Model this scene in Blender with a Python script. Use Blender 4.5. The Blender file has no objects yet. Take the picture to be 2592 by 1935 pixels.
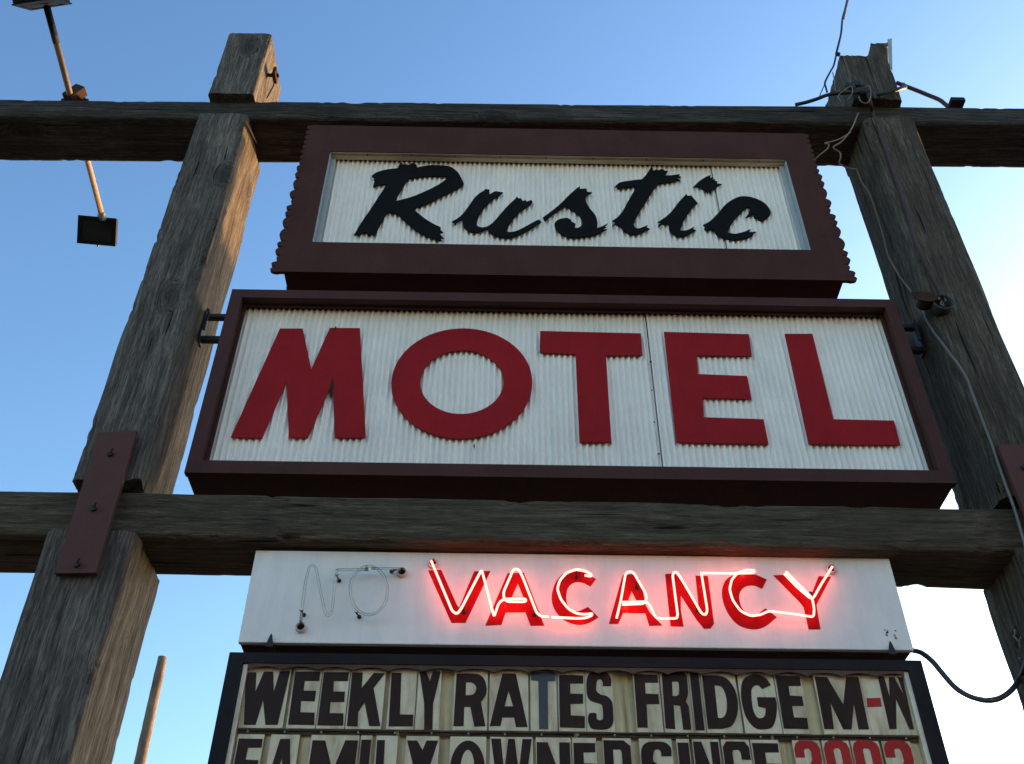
import bpy, bmesh, math, random
from mathutils import Vector, Matrix, noise
from mathutils.geometry import tessellate_polygon

R = math.radians
scene = bpy.context.scene
# ------------------------------------------------------------------ camera
IW, IH, FPX = 2592.0, 1935.0, 2600.0
PITCH, ROLL, YAW = R(40.95), R(0.31), R(0.82)
EYE = Vector((0, 0, 1.6))
fw = Vector((math.sin(YAW) * math.cos(PITCH), math.cos(YAW) * math.cos(PITCH), math.sin(PITCH)))
r0 = Vector((math.cos(YAW), -math.sin(YAW), 0))
u0 = r0.cross(fw)
rt = r0 * math.cos(ROLL) + u0 * math.sin(ROLL)
up = -r0 * math.sin(ROLL) + u0 * math.cos(ROLL)
cam_data = bpy.data.cameras.new('camera')
cam = bpy.data.objects.new('camera', cam_data)
scene.collection.objects.link(cam)
m = Matrix((rt, up, -fw)).transposed().to_4x4()
m.translation = EYE
cam.matrix_world = m
cam_data.sensor_width = 36.0
cam_data.lens = 36.0 * FPX / IW
cam_data.clip_end = 3000
scene.camera = cam

# ------------------------------------------------------------------ light
SUN_AZ, SUN_EL = 51.0, 14.0          # degrees clockwise from +Y, above the horizon
world = bpy.data.worlds.new("World")
scene.world = world
world.use_nodes = True
wn = world.node_tree
for n in list(wn.nodes):
    wn.nodes.remove(n)
wo = wn.nodes.new('ShaderNodeOutputWorld')
bg = wn.nodes.new('ShaderNodeBackground')
sky = wn.nodes.new('ShaderNodeTexSky')
sky.sky_type = 'NISHITA'
sky.sun_disc = False
sky.sun_elevation = R(SUN_EL)
sky.sun_rotation = R(SUN_AZ)
sky.air_density = 1.5
sky.dust_density = 1.9
sky.ozone_density = 3.2
bg.inputs[1].default_value = 0.15
gma = wn.nodes.new('ShaderNodeGamma')
gma.inputs[1].default_value = 1.35      # a crisper, deeper evening sky
wn.links.new(sky.outputs[0], gma.inputs[0])
wn.links.new(gma.outputs[0], bg.inputs[0])
wn.links.new(bg.outputs[0], wo.inputs[0])
sd = Vector((math.sin(R(SUN_AZ)) * math.cos(R(SUN_EL)), math.cos(R(SUN_AZ)) * math.cos(R(SUN_EL)), math.sin(R(SUN_EL))))
sun_data = bpy.data.lights.new('sun', 'SUN')
sun_data.energy = 5.0
sun_data.angle = R(0.5)
sun_data.color = (1.0, 0.50, 0.16)
sun = bpy.data.objects.new('sun', sun_data)
scene.collection.objects.link(sun)
sun.rotation_euler = sd.to_track_quat('Z', 'Y').to_euler()
sun.location = sd * 40
vs = scene.view_settings
vs.view_transform = 'Standard'
vs.look = 'None'
vs.exposure = 0.95
vs.gamma = 1.0
NEON = 6.0

# ------------------------------------------------------------------ helpers
def at(x, y, Y):
    """photograph point (full size pixels) -> the point of the plane y = Y it shows"""
    d = fw + rt * ((x - IW / 2) / FPX) + up * ((IH / 2 - y) / FPX)
    return EYE + d * (Y / d.y)

def atX(x, y, X):
    d = fw + rt * ((x - IW / 2) / FPX) + up * ((IH / 2 - y) / FPX)
    return EYE + d * (X / d.x)

def crop(x0, y0, s):
    return lambda x, y, Y: at(x0 + x / s, y0 + y / s, Y)

c1 = crop(0, 0, 2.561); c5 = crop(0, 1000, 1.767); c6 = crop(480, 700, 4.256)
c7 = crop(500, 260, 3.305); c9 = crop(880, 380, 4.098); c10 = crop(1400, 380, 3.688)
cM1 = crop(450, 700, 2.213); cM2 = crop(1350, 700, 2.0118)
n1 = crop(740, 1400, 6.147); n2 = crop(1070, 1400, 4.610); n3 = crop(1530, 1400, 3.569)
bA = crop(560, 1640, 3.688); bB = crop(1100, 1640, 3.405); bC = crop(1700, 1640, 3.405)
cR = crop(1950, 0, 3.934); cT = crop(1992, 0, 3.303); cJ = crop(2100, 600, 4.13)
cQ = crop(2350, 1050, 3.67); cV = crop(2250, 1250, 3.003)

def link_mesh(name, bm, mat, parent=None, smooth=False):
    me = bpy.data.meshes.new(name)
    base = Vector(parent['_base']) if parent is not None and '_base' in parent else Vector((0, 0, 0))
    if parent is not None:
        bmesh.ops.translate(bm, verts=bm.verts, vec=-base)
    bmesh.ops.recalc_face_normals(bm, faces=bm.faces)
    bm.to_mesh(me); bm.free()
    if smooth:
        for p in me.polygons: p.use_smooth = True
    me.materials.append(mat)
    o = bpy.data.objects.new(name, me)
    scene.collection.objects.link(o)
    if parent is not None:
        if '_base' not in parent and parent.parent is not None:      # sub-part: base of the grandparent
            pass
        o.parent = parent
    return o

def part(name, bm, mat, parent, smooth=False):
    """mesh in world coordinates -> child of parent (any depth)"""
    base = parent
    while base.parent is not None: base = base.parent
    off = Vector(base['_base'])
    me = bpy.data.meshes.new(name)
    bmesh.ops.translate(bm, verts=bm.verts, vec=-off)
    bmesh.ops.recalc_face_normals(bm, faces=bm.faces)
    bm.to_mesh(me); bm.free()
    if smooth:
        for p in me.polygons: p.use_smooth = True
    me.materials.append(mat)
    o = bpy.data.objects.new(name, me)
    scene.collection.objects.link(o)
    o.parent = parent
    return o

def thing(name, label, cat, base, group=None):
    o = bpy.data.objects.new(name, None)
    o.empty_display_size = 0.1
    scene.collection.objects.link(o)
    o.location = base
    o['_base'] = tuple(base)
    o['label'] = label; o['category'] = cat
    if group: o['group'] = group
    return o

def single(name, bm, mat, label, cat, base=(0, 0, 0), group=None, smooth=False):
    bmesh.ops.translate(bm, verts=bm.verts, vec=-Vector(base))
    bmesh.ops.recalc_face_normals(bm, faces=bm.faces)
    me = bpy.data.meshes.new(name)
    bm.to_mesh(me); bm.free()
    if smooth:
        for p in me.polygons: p.use_smooth = True
    me.materials.append(mat)
    o = bpy.data.objects.new(name, me)
    scene.collection.objects.link(o)
    o.location = base
    o['_base'] = tuple(base)
    o['label'] = label; o['category'] = cat
    if group: o['group'] = group
    return o

def add_box(bm, x0, x1, y0, y1, z0, z1, bevel=0.0, rot=None, piv=None):
    vs_ = [bm.verts.new(p) for p in ((x0, y0, z0), (x1, y0, z0), (x1, y1, z0), (x0, y1, z0),
                                     (x0, y0, z1), (x1, y0, z1), (x1, y1, z1), (x0, y1, z1))]
    fs = [bm.faces.new([vs_[i] for i in q]) for q in ((0, 1, 5, 4), (1, 2, 6, 5), (2, 3, 7, 6), (3, 0, 4, 7), (4, 5, 6, 7), (3, 2, 1, 0))]
    allv = vs_
    if bevel > 0:
        es = list({e for f in fs for e in f.edges})
        g = bmesh.ops.bevel(bm, geom=es, offset=bevel, segments=2, affect='EDGES', profile=0.6)
        allv = list({v for f in g['faces'] for v in f.verts})
        # include remaining verts of the big faces
        seen = set(allv); stack = list(allv)
        while stack:
            v = stack.pop()
            for e in v.link_edges:
                w = e.other_vert(v)
                if w not in seen: seen.add(w); stack.append(w)
        allv = list(seen)
    if rot is not None:
        c = Vector(piv) if piv is not None else Vector(((x0 + x1) / 2, (y0 + y1) / 2, (z0 + z1) / 2))
        bmesh.ops.rotate(bm, verts=allv, cent=c, matrix=rot)
    return allv

def catmull(pts, n=6, closed=False):
    out = []
    N = len(pts)
    rng = range(N if closed else N - 1)
    for i in rng:
        if closed:
            p0, p1, p2, p3 = pts[(i - 1) % N], pts[i], pts[(i + 1) % N], pts[(i + 2) % N]
        else:
            p1, p2 = pts[i], pts[i + 1]
            p0 = pts[i - 1] if i > 0 else p1 * 2 - p2
            p3 = pts[i + 2] if i + 2 < N else p2 * 2 - p1
        for k in range(n):
            t = k / n
            out.append(0.5 * ((2 * p1) + (p2 - p0) * t + (2 * p0 - 5 * p1 + 4 * p2 - p3) * t * t + (-p0 + 3 * p1 - 3 * p2 + p3) * t ** 3))
    if not closed: out.append(pts[-1])
    return out

def add_tube(bm, pts, rad, seg=10, rib=0.0, ribstep=0.006, cap=True):
    """tube along a polyline of Vectors; rib > 0 gives an armoured, ringed surface"""
    pts = [Vector(p) for p in pts]
    if rib > 0:
        L = [0]
        for a, b in zip(pts, pts[1:]): L.append(L[-1] + (b - a).length)
        tot = L[-1]; n = int(tot / (ribstep / 2)); q = []
        j = 0
        for i in range(n + 1):
            s = tot * i / n
            while j < len(L) - 2 and L[j + 1] < s: j += 1
            t = (s - L[j]) / max(1e-9, L[j + 1] - L[j])
            q.append(pts[j].lerp(pts[j + 1], t))
        pts = q
    rings = []
    nrm = None
    for i, p in enumerate(pts):
        d = (pts[min(i + 1, len(pts) - 1)] - pts[max(i - 1, 0)])
        if d.length < 1e-9: d = Vector((0, 0, 1))
        d.normalize()
        if nrm is None:
            nrm = d.orthogonal().normalized()
        else:
            nrm = (nrm - d * nrm.dot(d))
            if nrm.length < 1e-6: nrm = d.orthogonal()
            nrm.normalize()
        b = d.cross(nrm)
        r_ = rad[i] if isinstance(rad, (list, tuple)) else rad
        if rib > 0: r_ = r_ * (1 + (rib if i % 2 else -rib))
        rings.append([bm.verts.new(p + (nrm * math.cos(2 * math.pi * k / seg) + b * math.sin(2 * math.pi * k / seg)) * r_) for k in range(seg)])
    for a, b in zip(rings, rings[1:]):
        for k in range(seg):
            bm.faces.new((a[k], a[(k + 1) % seg], b[(k + 1) % seg], b[k]))
    if cap:
        bm.faces.new(rings[0]); bm.faces.new(list(reversed(rings[-1])))
    return rings

def add_disc(bm, c, axis, r, h, seg=20):
    """cylinder of height h from centre c along axis"""
    c = Vector(c); a = Vector(axis).normalized()
    add_tube(bm, [c, c + a * h], r, seg=seg)

def plate(bm, loops, y0, y1):
    """solid plate: first loop is the outline, others are holes; loops are lists of (x, z); y0 front, y1 back"""
    polys = []
    for lp in loops:
        q = []
        for p in lp:
            if not q or (abs(p[0] - q[-1][0]) + abs(p[1] - q[-1][1])) > 1e-5: q.append((p[0], p[1]))
        if abs(q[0][0] - q[-1][0]) + abs(q[0][1] - q[-1][1]) < 1e-5: q.pop()
        polys.append(q)
    tris = tessellate_polygon([[Vector((p[0], p[1], 0)) for p in q] for q in polys])
    flat = [p for q in polys for p in q]
    F_ = [bm.verts.new((p[0], y0, p[1])) for p in flat]
    B_ = [bm.verts.new((p[0], y1, p[1])) for p in flat]
    for t in tris:
        try:
            bm.faces.new([F_[i] for i in t]); bm.faces.new([B_[i] for i in reversed(t)])
        except ValueError: pass
    k = 0
    for q in polys:
        n = len(q)
        for i in range(n):
            a, b = k + i, k + (i + 1) % n
            try: bm.faces.new((F_[a], F_[b], B_[b], B_[a]))
            except ValueError: pass
        k += n

def trace(c, spec, Y, n=5):
    """outline read off the photograph onto the plane y = Y; 'S' starts a smooth run, 'L' a straight one"""
    out = []; mode = 'L'; run = []
    def flush():
        nonlocal run
        if len(run) > 2 and mode == 'S': out.extend(catmull(run, n))
        else: out.extend(run)
        run = []
    for s in spec:
        if isinstance(s, str):
            last = run[-1] if run else None
            flush()
            mode = s
            if last is not None: run = [last]
        else:
            run.append(c(s[0], s[1], Y))
    flush()
    return [(p.x, p.z) for p in out]

# ------------------------------------------------------------------ materials
class NT:
    def __init__(s, name):
        s.m = bpy.data.materials.new(name); s.m.use_nodes = True
        s.t = s.m.node_tree; s.n = s.t.nodes; s.l = s.t.links
        s.b = s.n.get('Principled BSDF')
        s.out = s.n.get('Material Output')
    def node(s, typ, **kw):
        n = s.n.new(typ)
        for k, v in kw.items():
            if k.startswith('i_'):
                key = k[2:]
                n.inputs[int(key) if key.isdigit() else key.replace('_', ' ')].default_value = v
            else: setattr(n, k, v)
        return n
    def coord(s, sc=(1, 1, 1), rot=(0, 0, 0)):
        tc = s.node('ShaderNodeTexCoord'); mp = s.node('ShaderNodeMapping')
        mp.inputs['Scale'].default_value = sc; mp.inputs['Rotation'].default_value = rot
        s.l.new(tc.outputs['Object'], mp.inputs['Vector'])
        return mp.outputs[0]
    def noise(s, vec, scale, detail=4, rough=0.55, dist=0.0):
        n = s.node('ShaderNodeTexNoise'); n.inputs['Scale'].default_value = scale
        n.inputs['Detail'].default_value = detail; n.inputs['Roughness'].default_value = rough
        n.inputs['Distortion'].default_value = dist
        s.l.new(vec, n.inputs['Vector']); return n.outputs[0]
    def ramp(s, fac, stops):
        r_ = s.node('ShaderNodeValToRGB'); e = r_.color_ramp.elements
        while len(e) < len(stops): e.new(0.5)
        for el, (p, c) in zip(e, stops):
            el.position = p; el.color = (*c, 1) if len(c) == 3 else c
        s.l.new(fac, r_.inputs[0]); return r_.outputs[0]
    def mix(s, fac, a, b, mode='MIX'):
        n = s.node('ShaderNodeMix', data_type='RGBA', blend_type=mode)
        for sock, v in ((n.inputs[0], fac), (n.inputs[6], a), (n.inputs[7], b)):
            if hasattr(v, 'links'): s.l.new(v, sock)
            elif isinstance(v, (int, float)): sock.default_value = v
            else: sock.default_value = (*v, 1)
        return n.outputs[2]
    def math(s, op, a, b=0.0, clamp=False):
        n = s.node('ShaderNodeMath', operation=op, use_clamp=clamp)
        for sock, v in ((n.inputs[0], a), (n.inputs[1], b)):
            if hasattr(v, 'links'): s.l.new(v, sock)
            else: sock.default_value = v
        return n.outputs[0]
    def bump(s, h, strength=0.4, dist=0.01, normal=None):
        n = s.node('ShaderNodeBump'); n.inputs['Strength'].default_value = strength
        n.inputs['Distance'].default_value = dist
        s.l.new(h, n.inputs['Height'])
        if normal is not None: s.l.new(normal, n.inputs['Normal'])
        return n.outputs[0]
    def set(s, color=None, rough=None, metal=None, normal=None, spec=None):
        for sock, v in (('Base Color', color), ('Roughness', rough), ('Metallic', metal), ('Normal', normal), ('Specular IOR Level', spec)):
            if v is None: continue
            if hasattr(v, 'links'): s.l.new(v, s.b.inputs[sock])
            elif isinstance(v, (int, float)): s.b.inputs[sock].default_value = v
            else: s.b.inputs[sock].default_value = (*v, 1)
        return s.m

def wood(name, axis, dark, mid, light, moss=None, mossamt=0.0, seed=0.0, bumps=0.8):
    """weathered timber, grain along 'x' or 'z'"""
    t = NT(name)
    g = 0.055
    sc = (g, 1, 1) if axis == 'x' else (1, 1, g)
    tc = t.node('ShaderNodeTexCoord')
    off = t.node('ShaderNodeVectorMath', operation='ADD'); off.inputs[1].default_value = (seed * 1.7, seed * 3.1, seed * 2.3)
    t.l.new(tc.outputs['Object'], off.inputs[0])
    raw = off.outputs[0]
    # knots: sparse cells that push the grain aside
    kmp = t.node('ShaderNodeMapping'); kmp.inputs['Scale'].default_value = (1.3, 2.6, 2.6) if axis == 'x' else (2.6, 2.6, 1.3)
    t.l.new(raw, kmp.inputs['Vector'])
    vor = t.node('ShaderNodeTexVoronoi'); vor.inputs['Scale'].default_value = 1.15; vor.inputs['Randomness'].default_value = 1.0
    t.l.new(kmp.outputs[0], vor.inputs['Vector'])
    knot = t.ramp(vor.outputs['Distance'], [(0.0, (1, 1, 1)), (0.07, (0.8, .8, .8)), (0.20, (0.0, 0, 0)), (1, (0, 0, 0))])
    warp = t.node('ShaderNodeVectorMath', operation='SCALE'); warp.inputs['Scale'].default_value = 0.07
    comb = t.node('ShaderNodeCombineXYZ')
    for i in range(3): t.l.new(knot, comb.inputs[i])
    t.l.new(comb.outputs[0], warp.inputs[0])
    w2 = t.node('ShaderNodeVectorMath', operation='ADD'); t.l.new(raw, w2.inputs[0]); t.l.new(warp.outputs[0], w2.inputs[1])
    # slow wander of the grain
    wn_ = t.node('ShaderNodeTexNoise'); wn_.inputs['Scale'].default_value = 1.6; wn_.inputs['Detail'].default_value = 2
    t.l.new(raw, wn_.inputs['Vector'])
    ws = t.node('ShaderNodeVectorMath', operation='SCALE'); ws.inputs['Scale'].default_value = 0.045
    t.l.new(wn_.outputs['Color'], ws.inputs[0])
    w3 = t.node('ShaderNodeVectorMath', operation='ADD'); t.l.new(w2.outputs[0], w3.inputs[0]); t.l.new(ws.outputs[0], w3.inputs[1])
    mp = t.node('ShaderNodeMapping'); mp.inputs['Scale'].default_value = sc
    t.l.new(w3.outputs[0], mp.inputs['Vector'])
    v = mp.outputs[0]
    fine = t.noise(v, 260, 7, 0.8)
    med = t.noise(v, 75, 5, 0.65)
    big = t.noise(v, 20, 3, 0.5)
    blot = t.noise(raw, 3.0, 4, 0.6)
    a = t.math('ADD', t.math('MULTIPLY', fine, 0.50), t.math('MULTIPLY', med, 0.36))
    a = t.math('ADD', a, t.math('MULTIPLY', big, 0.14))
    col = t.ramp(a, [(0.40, dark), (0.50, mid), (0.605, light)])
    col = t.mix(t.ramp(blot, [(0.45, (0, 0, 0)), (0.75, (.6, .6, .6))]), col, tuple(c * 0.55 for c in mid))
    if moss is not None:
        mn = t.noise(raw, 7.0, 6, 0.7)
        col = t.mix(t.math('MULTIPLY', t.ramp(mn, [(0.45, (0, 0, 0)), (0.68, (1, 1, 1))]), mossamt), col, moss)
    # dark checks (long cracks)
    cmp_ = t.node('ShaderNodeMapping'); cmp_.inputs['Scale'].default_value = tuple(c * (0.5 if c < 1 else 1) for c in sc)
    t.l.new(w3.outputs[0], cmp_.inputs['Vector'])
    ck = t.noise(cmp_.outputs[0], 46, 2, 0.4, 0.3)
    crack = t.ramp(ck, [(0.0, (1, 1, 1)), (0.285, (1, 1, 1)), (0.315, (0, 0, 0)), (1, (0, 0, 0))])
    col = t.mix(crack, col, tuple(c * 0.25 for c in dark))
    col = t.mix(t.math('MULTIPLY', knot, 0.75), col, tuple(c * 0.6 for c in dark))
    h = t.math('SUBTRACT', a, t.math('MULTIPLY', crack, 0.8))
    nrm = t.bump(h, bumps, 0.03)
    return t.set(col, 0.88, 0, nrm, 0.25)

def paint(name, base, rough=0.5, var=0.25, bump=0.15, dirt=None, dirtamt=0.0, spec=0.4, dirtscale=3.0):
    t = NT(name)
    v = t.coord()
    a = t.noise(v, 5, 5, 0.6); b = t.noise(v, 60, 4, 0.6)
    lo = tuple(c * (1 - var) for c in base); hi = tuple(min(1, c * (1 + var)) for c in base)
    col = t.ramp(a, [(0.3, lo), (0.7, hi)])
    if dirt is not None:
        vv = t.coord((dirtscale * 2.5, dirtscale * 2.5, dirtscale * 0.45))
        d = t.noise(vv, 1.6, 6, 0.7)
        col = t.mix(t.math('MULTIPLY', t.ramp(d, [(0.45, (0, 0, 0)), (0.8, (1, 1, 1))]), dirtamt), col, dirt)
    nrm = t.bump(b, bump, 0.003)
    rr = t.ramp(b, [(0.3, (rough * 0.85,) * 3), (0.7, (min(1, rough * 1.15),) * 3)])
    return t.set(col, rr, 0, nrm, spec)

M = {}
M['post_left'] = wood('weathered_grey_timber', 'z', (0.028, 0.024, 0.020), (0.115, 0.100, 0.084), (0.30, 0.265, 0.215), seed=1.0)
M['post_right'] = wood('brown_grey_timber', 'z', (0.026, 0.021, 0.015), (0.080, 0.066, 0.048), (0.22, 0.19, 0.145), moss=(0.07, 0.058, 0.036), mossamt=0.3, seed=5.3)
M['beam_up'] = wood('weathered_beam_timber', 'x', (0.014, 0.012, 0.010), (0.045, 0.040, 0.034), (0.14, 0.125, 0.105), seed=2.2)
M['beam_low'] = wood('mossy_beam_timber', 'x', (0.028, 0.020, 0.013), (0.090, 0.070, 0.045), (0.21, 0.17, 0.115), moss=(0.10, 0.075, 0.030), mossamt=0.45, seed=7.7)
M['pole'] = wood('pole_timber', 'z', (0.09, 0.06, 0.045), (0.20, 0.14, 0.10), (0.33, 0.25, 0.19), seed=3.0)
M['brown'] = paint('brown_paint', (0.066, 0.026, 0.020), 0.75, 0.14, 0.25, dirt=(0.04, 0.018, 0.014), dirtamt=0.5, spec=0.12)
M['brown_metal'] = paint('brown_painted_metal', (0.066, 0.027, 0.022), 0.7, 0.15, 0.15, dirt=(0.035, 0.018, 0.014), dirtamt=0.45, spec=0.15)
M['strap'] = paint('brown_strap_paint', (0.095, 0.045, 0.038), 0.75, 0.12, 0.3, spec=0.15)
M['white'] = paint('white_corrugated_sheet', (0.86, 0.82, 0.74), 0.42, 0.05, 0.08, dirt=(0.42, 0.43, 0.40), dirtamt=0.30, spec=0.4)
M['face'] = paint('white_painted_face', (0.82, 0.79, 0.72), 0.45, 0.05, 0.25, dirt=(0.45, 0.46, 0.45), dirtamt=0.35, spec=0.4)
M['trim_side'] = paint('dull_metal_trim', (0.36, 0.40, 0.41), 0.4, 0.10, 0.1, dirt=(0.2, 0.2, 0.18), dirtamt=0.5)
M['trim_top'] = paint('stained_wood_trim', (0.36, 0.27, 0.16), 0.6, 0.2, 0.2, dirt=(0.22, 0.10, 0.03), dirtamt=0.6)
M['trim_top2'] = paint('cream_trim', (0.50, 0.43, 0.30), 0.5, 0.15, 0.2, dirt=(0.35, 0.22, 0.10), dirtamt=0.5)
M['black'] = paint('black_letter_paint', (0.007, 0.007, 0.007), 0.7, 0.2, 0.1, spec=0.08)
M['red'] = paint('red_letter_paint', (0.30, 0.011, 0.014), 0.7, 0.10, 0.12, dirt=(0.20, 0.009, 0.012), dirtamt=0.5, spec=0.12)
M['iron'] = paint('dark_iron', (0.018, 0.014, 0.012), 0.6, 0.3, 0.3, spec=0.4)
M['rust'] = paint('rusty_iron', (0.045, 0.024, 0.016), 0.85, 0.4, 0.4, spec=0.1)
M['lamp'] = paint('dark_bronze_lamp', (0.014, 0.011, 0.010), 0.6, 0.2, 0.1, spec=0.15)
M['arm'] = paint('bronze_pipe', (0.27, 0.20, 0.14), 0.4, 0.15, 0.1, spec=0.5)
M['cable'] = paint('black_cable', (0.014, 0.012, 0.012), 0.55, 0.2, 0.1)
M['cable_brown'] = paint('brown_cable', (0.05, 0.022, 0.018), 0.6, 0.2, 0.1)
M['cable_tan'] = paint('tan_wire', (0.20, 0.15, 0.10), 0.6, 0.2, 0.1)
M['conduit'] = paint('grey_armoured_conduit', (0.13, 0.115, 0.10), 0.45, 0.2, 0.1, spec=0.6)
M['conduit_dark'] = paint('dark_armoured_conduit', (0.03, 0.028, 0.03), 0.5, 0.2, 0.1, spec=0.5)
M['board_frame'] = paint('black_sign_frame', (0.013, 0.011, 0.011), 0.6, 0.25, 0.15, spec=0.15)
M['porcelain'] = paint('porcelain_ring', (0.55, 0.52, 0.48), 0.3, 0.08, 0.05)
M['hole'] = paint('dark_socket', (0.008, 0.007, 0.007), 0.8, 0.2, 0.1)

# painted letters behind the tubes: brushed red with scraped patches
t = NT('scraped_red_paint'); v = t.coord()
s1 = t.noise(v, 28, 6, 0.7); s2 = t.noise(v, 9, 4, 0.6)
scr = t.ramp(t.math('ADD', t.math('MULTIPLY', s1, 0.6), t.math('MULTIPLY', s2, 0.4)), [(0.0, (0, 0, 0)), (0.57, (0, 0, 0)), (0.66, (1, 1, 1))])
col = t.mix(t.ramp(s2, [(0.35, (0, 0, 0)), (0.65, (1, 1, 1))]), (0.26, 0.006, 0.008), (0.42, 0.008, 0.011))
col = t.mix(t.math('MULTIPLY', scr, 0.55), col, (0.55, 0.20, 0.20))
M['scraped'] = t.set(col, 0.8, 0, None, 0.05)

# letter board face: yellowed plastic with brown runs
t = NT('yellowed_plastic'); v = t.coord((1, 1, 1)); vs_ = t.coord((9, 1, 0.5))
a = t.noise(v, 6, 6, 0.65); b = t.noise(vs_, 2.4, 5, 0.65); c = t.noise(v, 90, 3, 0.6)
col = t.ramp(a, [(0.3, (0.58, 0.49, 0.28)), (0.7, (0.78, 0.68, 0.44))])
col = t.mix(t.math('MULTIPLY', t.ramp(b, [(0.44, (0, 0, 0)), (0.62, (1, 1, 1))]), 0.85), col, (0.24, 0.13, 0.04))
M['plastic'] = t.set(col, 0.4, 0, t.bump(c, 0.1, 0.002), 0.4)
t = NT('yellowed_letter_card'); v = t.coord((1, 1, 1)); vs_ = t.coord((5, 1, 1.2))
a = t.noise(v, 9, 6, 0.65); b = t.noise(vs_, 3.0, 5, 0.65)
col = t.ramp(a, [(0.3, (0.72, 0.65, 0.48)), (0.7, (0.90, 0.83, 0.66))])
col = t.mix(t.math('MULTIPLY', t.ramp(b, [(0.48, (0, 0, 0)), (0.68, (1, 1, 1))]), 0.6), col, (0.36, 0.21, 0.08))
M['card'] = t.set(col, 0.35, 0, None, 0.4)
M['ink'] = paint('black_ink', (0.034, 0.012, 0.009), 0.6, 0.3, 0.08, dirt=(0.032, 0.014, 0.009), dirtamt=0.6, spec=0.2)
M['ink_red'] = paint('red_ink', (0.48, 0.022, 0.022), 0.5, 0.15, 0.08, spec=0.2)
M['ink_blue'] = paint('faded_ink', (0.045, 0.038, 0.055), 0.35, 0.25, 0.08, spec=0.5)
M['rust_lip'] = paint('rust_stained_lip', (0.085, 0.042, 0.02), 0.7, 0.4, 0.3, dirt=(0.03, 0.015, 0.01), dirtamt=0.7)
M['chrome'] = NT('nail_head').set((0.6, 0.58, 0.55), 0.3, 0.9)

t = NT('lit_neon'); 
em = t.node('ShaderNodeEmission'); em.inputs[0].default_value = (1.0, 0.13, 0.090, 1); em.inputs[1].default_value = NEON
t.l.new(em.outputs[0], t.out.inputs[0]); M['neon'] = t.m
t = NT('unlit_glass_tube')
gl = t.node('ShaderNodeBsdfGlossy'); gl.inputs['Roughness'].default_value = 0.12; gl.inputs['Color'].default_value = (0.8, 0.8, 0.74, 1)
df = t.node('ShaderNodeBsdfDiffuse'); df.inputs['Color'].default_value = (0.75, 0.74, 0.66, 1)
tr = t.node('ShaderNodeBsdfTransparent'); tr.inputs['Color'].default_value = (0.96, 0.96, 0.94, 1)
fr = t.node('ShaderNodeFresnel'); fr.inputs['IOR'].default_value = 1.5
lw = t.math('POWER', fr.outputs[0], 0.7)
m1 = t.node('ShaderNodeMixShader'); m2 = t.node('ShaderNodeMixShader'); m1.inputs[0].default_value = 0.55
t.l.new(gl.outputs[0], m1.inputs[1]); t.l.new(df.outputs[0], m1.inputs[2])
t.l.new(lw, m2.inputs[0]); t.l.new(tr.outputs[0], m2.inputs[1]); t.l.new(m1.outputs[0], m2.inputs[2])
t.l.new(m2.outputs[0], t.out.inputs[0]); M['glass'] = t.m
t = NT('clear_cover'); 
gl = t.node('ShaderNodeBsdfGlossy'); gl.inputs['Roughness'].default_value = 0.08
tr = t.node('ShaderNodeBsdfTransparent'); tr.inputs['Color'].default_value = (0.985, 0.975, 0.94, 1)
fr = t.node('ShaderNodeFresnel'); fr.inputs['IOR'].default_value = 1.09
nb = t.bump(t.noise(t.coord(), 2.2, 2, 0.5), 0.5, 0.05)
t.l.new(nb, gl.inputs['Normal']); t.l.new(nb, fr.inputs['Normal'])
mx = t.node('ShaderNodeMixShader'); t.l.new(fr.outputs[0], mx.inputs[0]); t.l.new(tr.outputs[0], mx.inputs[1]); t.l.new(gl.outputs[0], mx.inputs[2])
t.l.new(mx.outputs[0], t.out.inputs[0]); M['cover'] = t.m

t = NT('gravel_ground'); v = t.coord()
a = t.noise(v, 0.35, 5, 0.6); b = t.noise(v, 40, 4, 0.7)
col = t.mix(t.ramp(b, [(0.35, (0, 0, 0)), (0.65, (1, 1, 1))]), t.ramp(a, [(0.35, (0.028, 0.027, 0.026)), (0.65, (0.05, 0.048, 0.045))]), (0.08, 0.077, 0.072))
M['ground'] = t.set(col, 0.95, 0, t.bump(b, 0.6, 0.03))

# ------------------------------------------------------------------ ground
bm = bmesh.new()
N = 24
g = [[bm.verts.new((-600 + 1200 * i / N, -600 + 1200 * j / N, 0)) for j in range(N + 1)] for i in range(N + 1)]
for i in range(N):
    for j in range(N): bm.faces.new((g[i][j], g[i + 1][j], g[i + 1][j + 1], g[i][j + 1]))
gr = single('ground', bm, M['ground'], 'gravel', 'ground')
del gr['label']; del gr['category']; gr['kind'] = 'structure'

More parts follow.
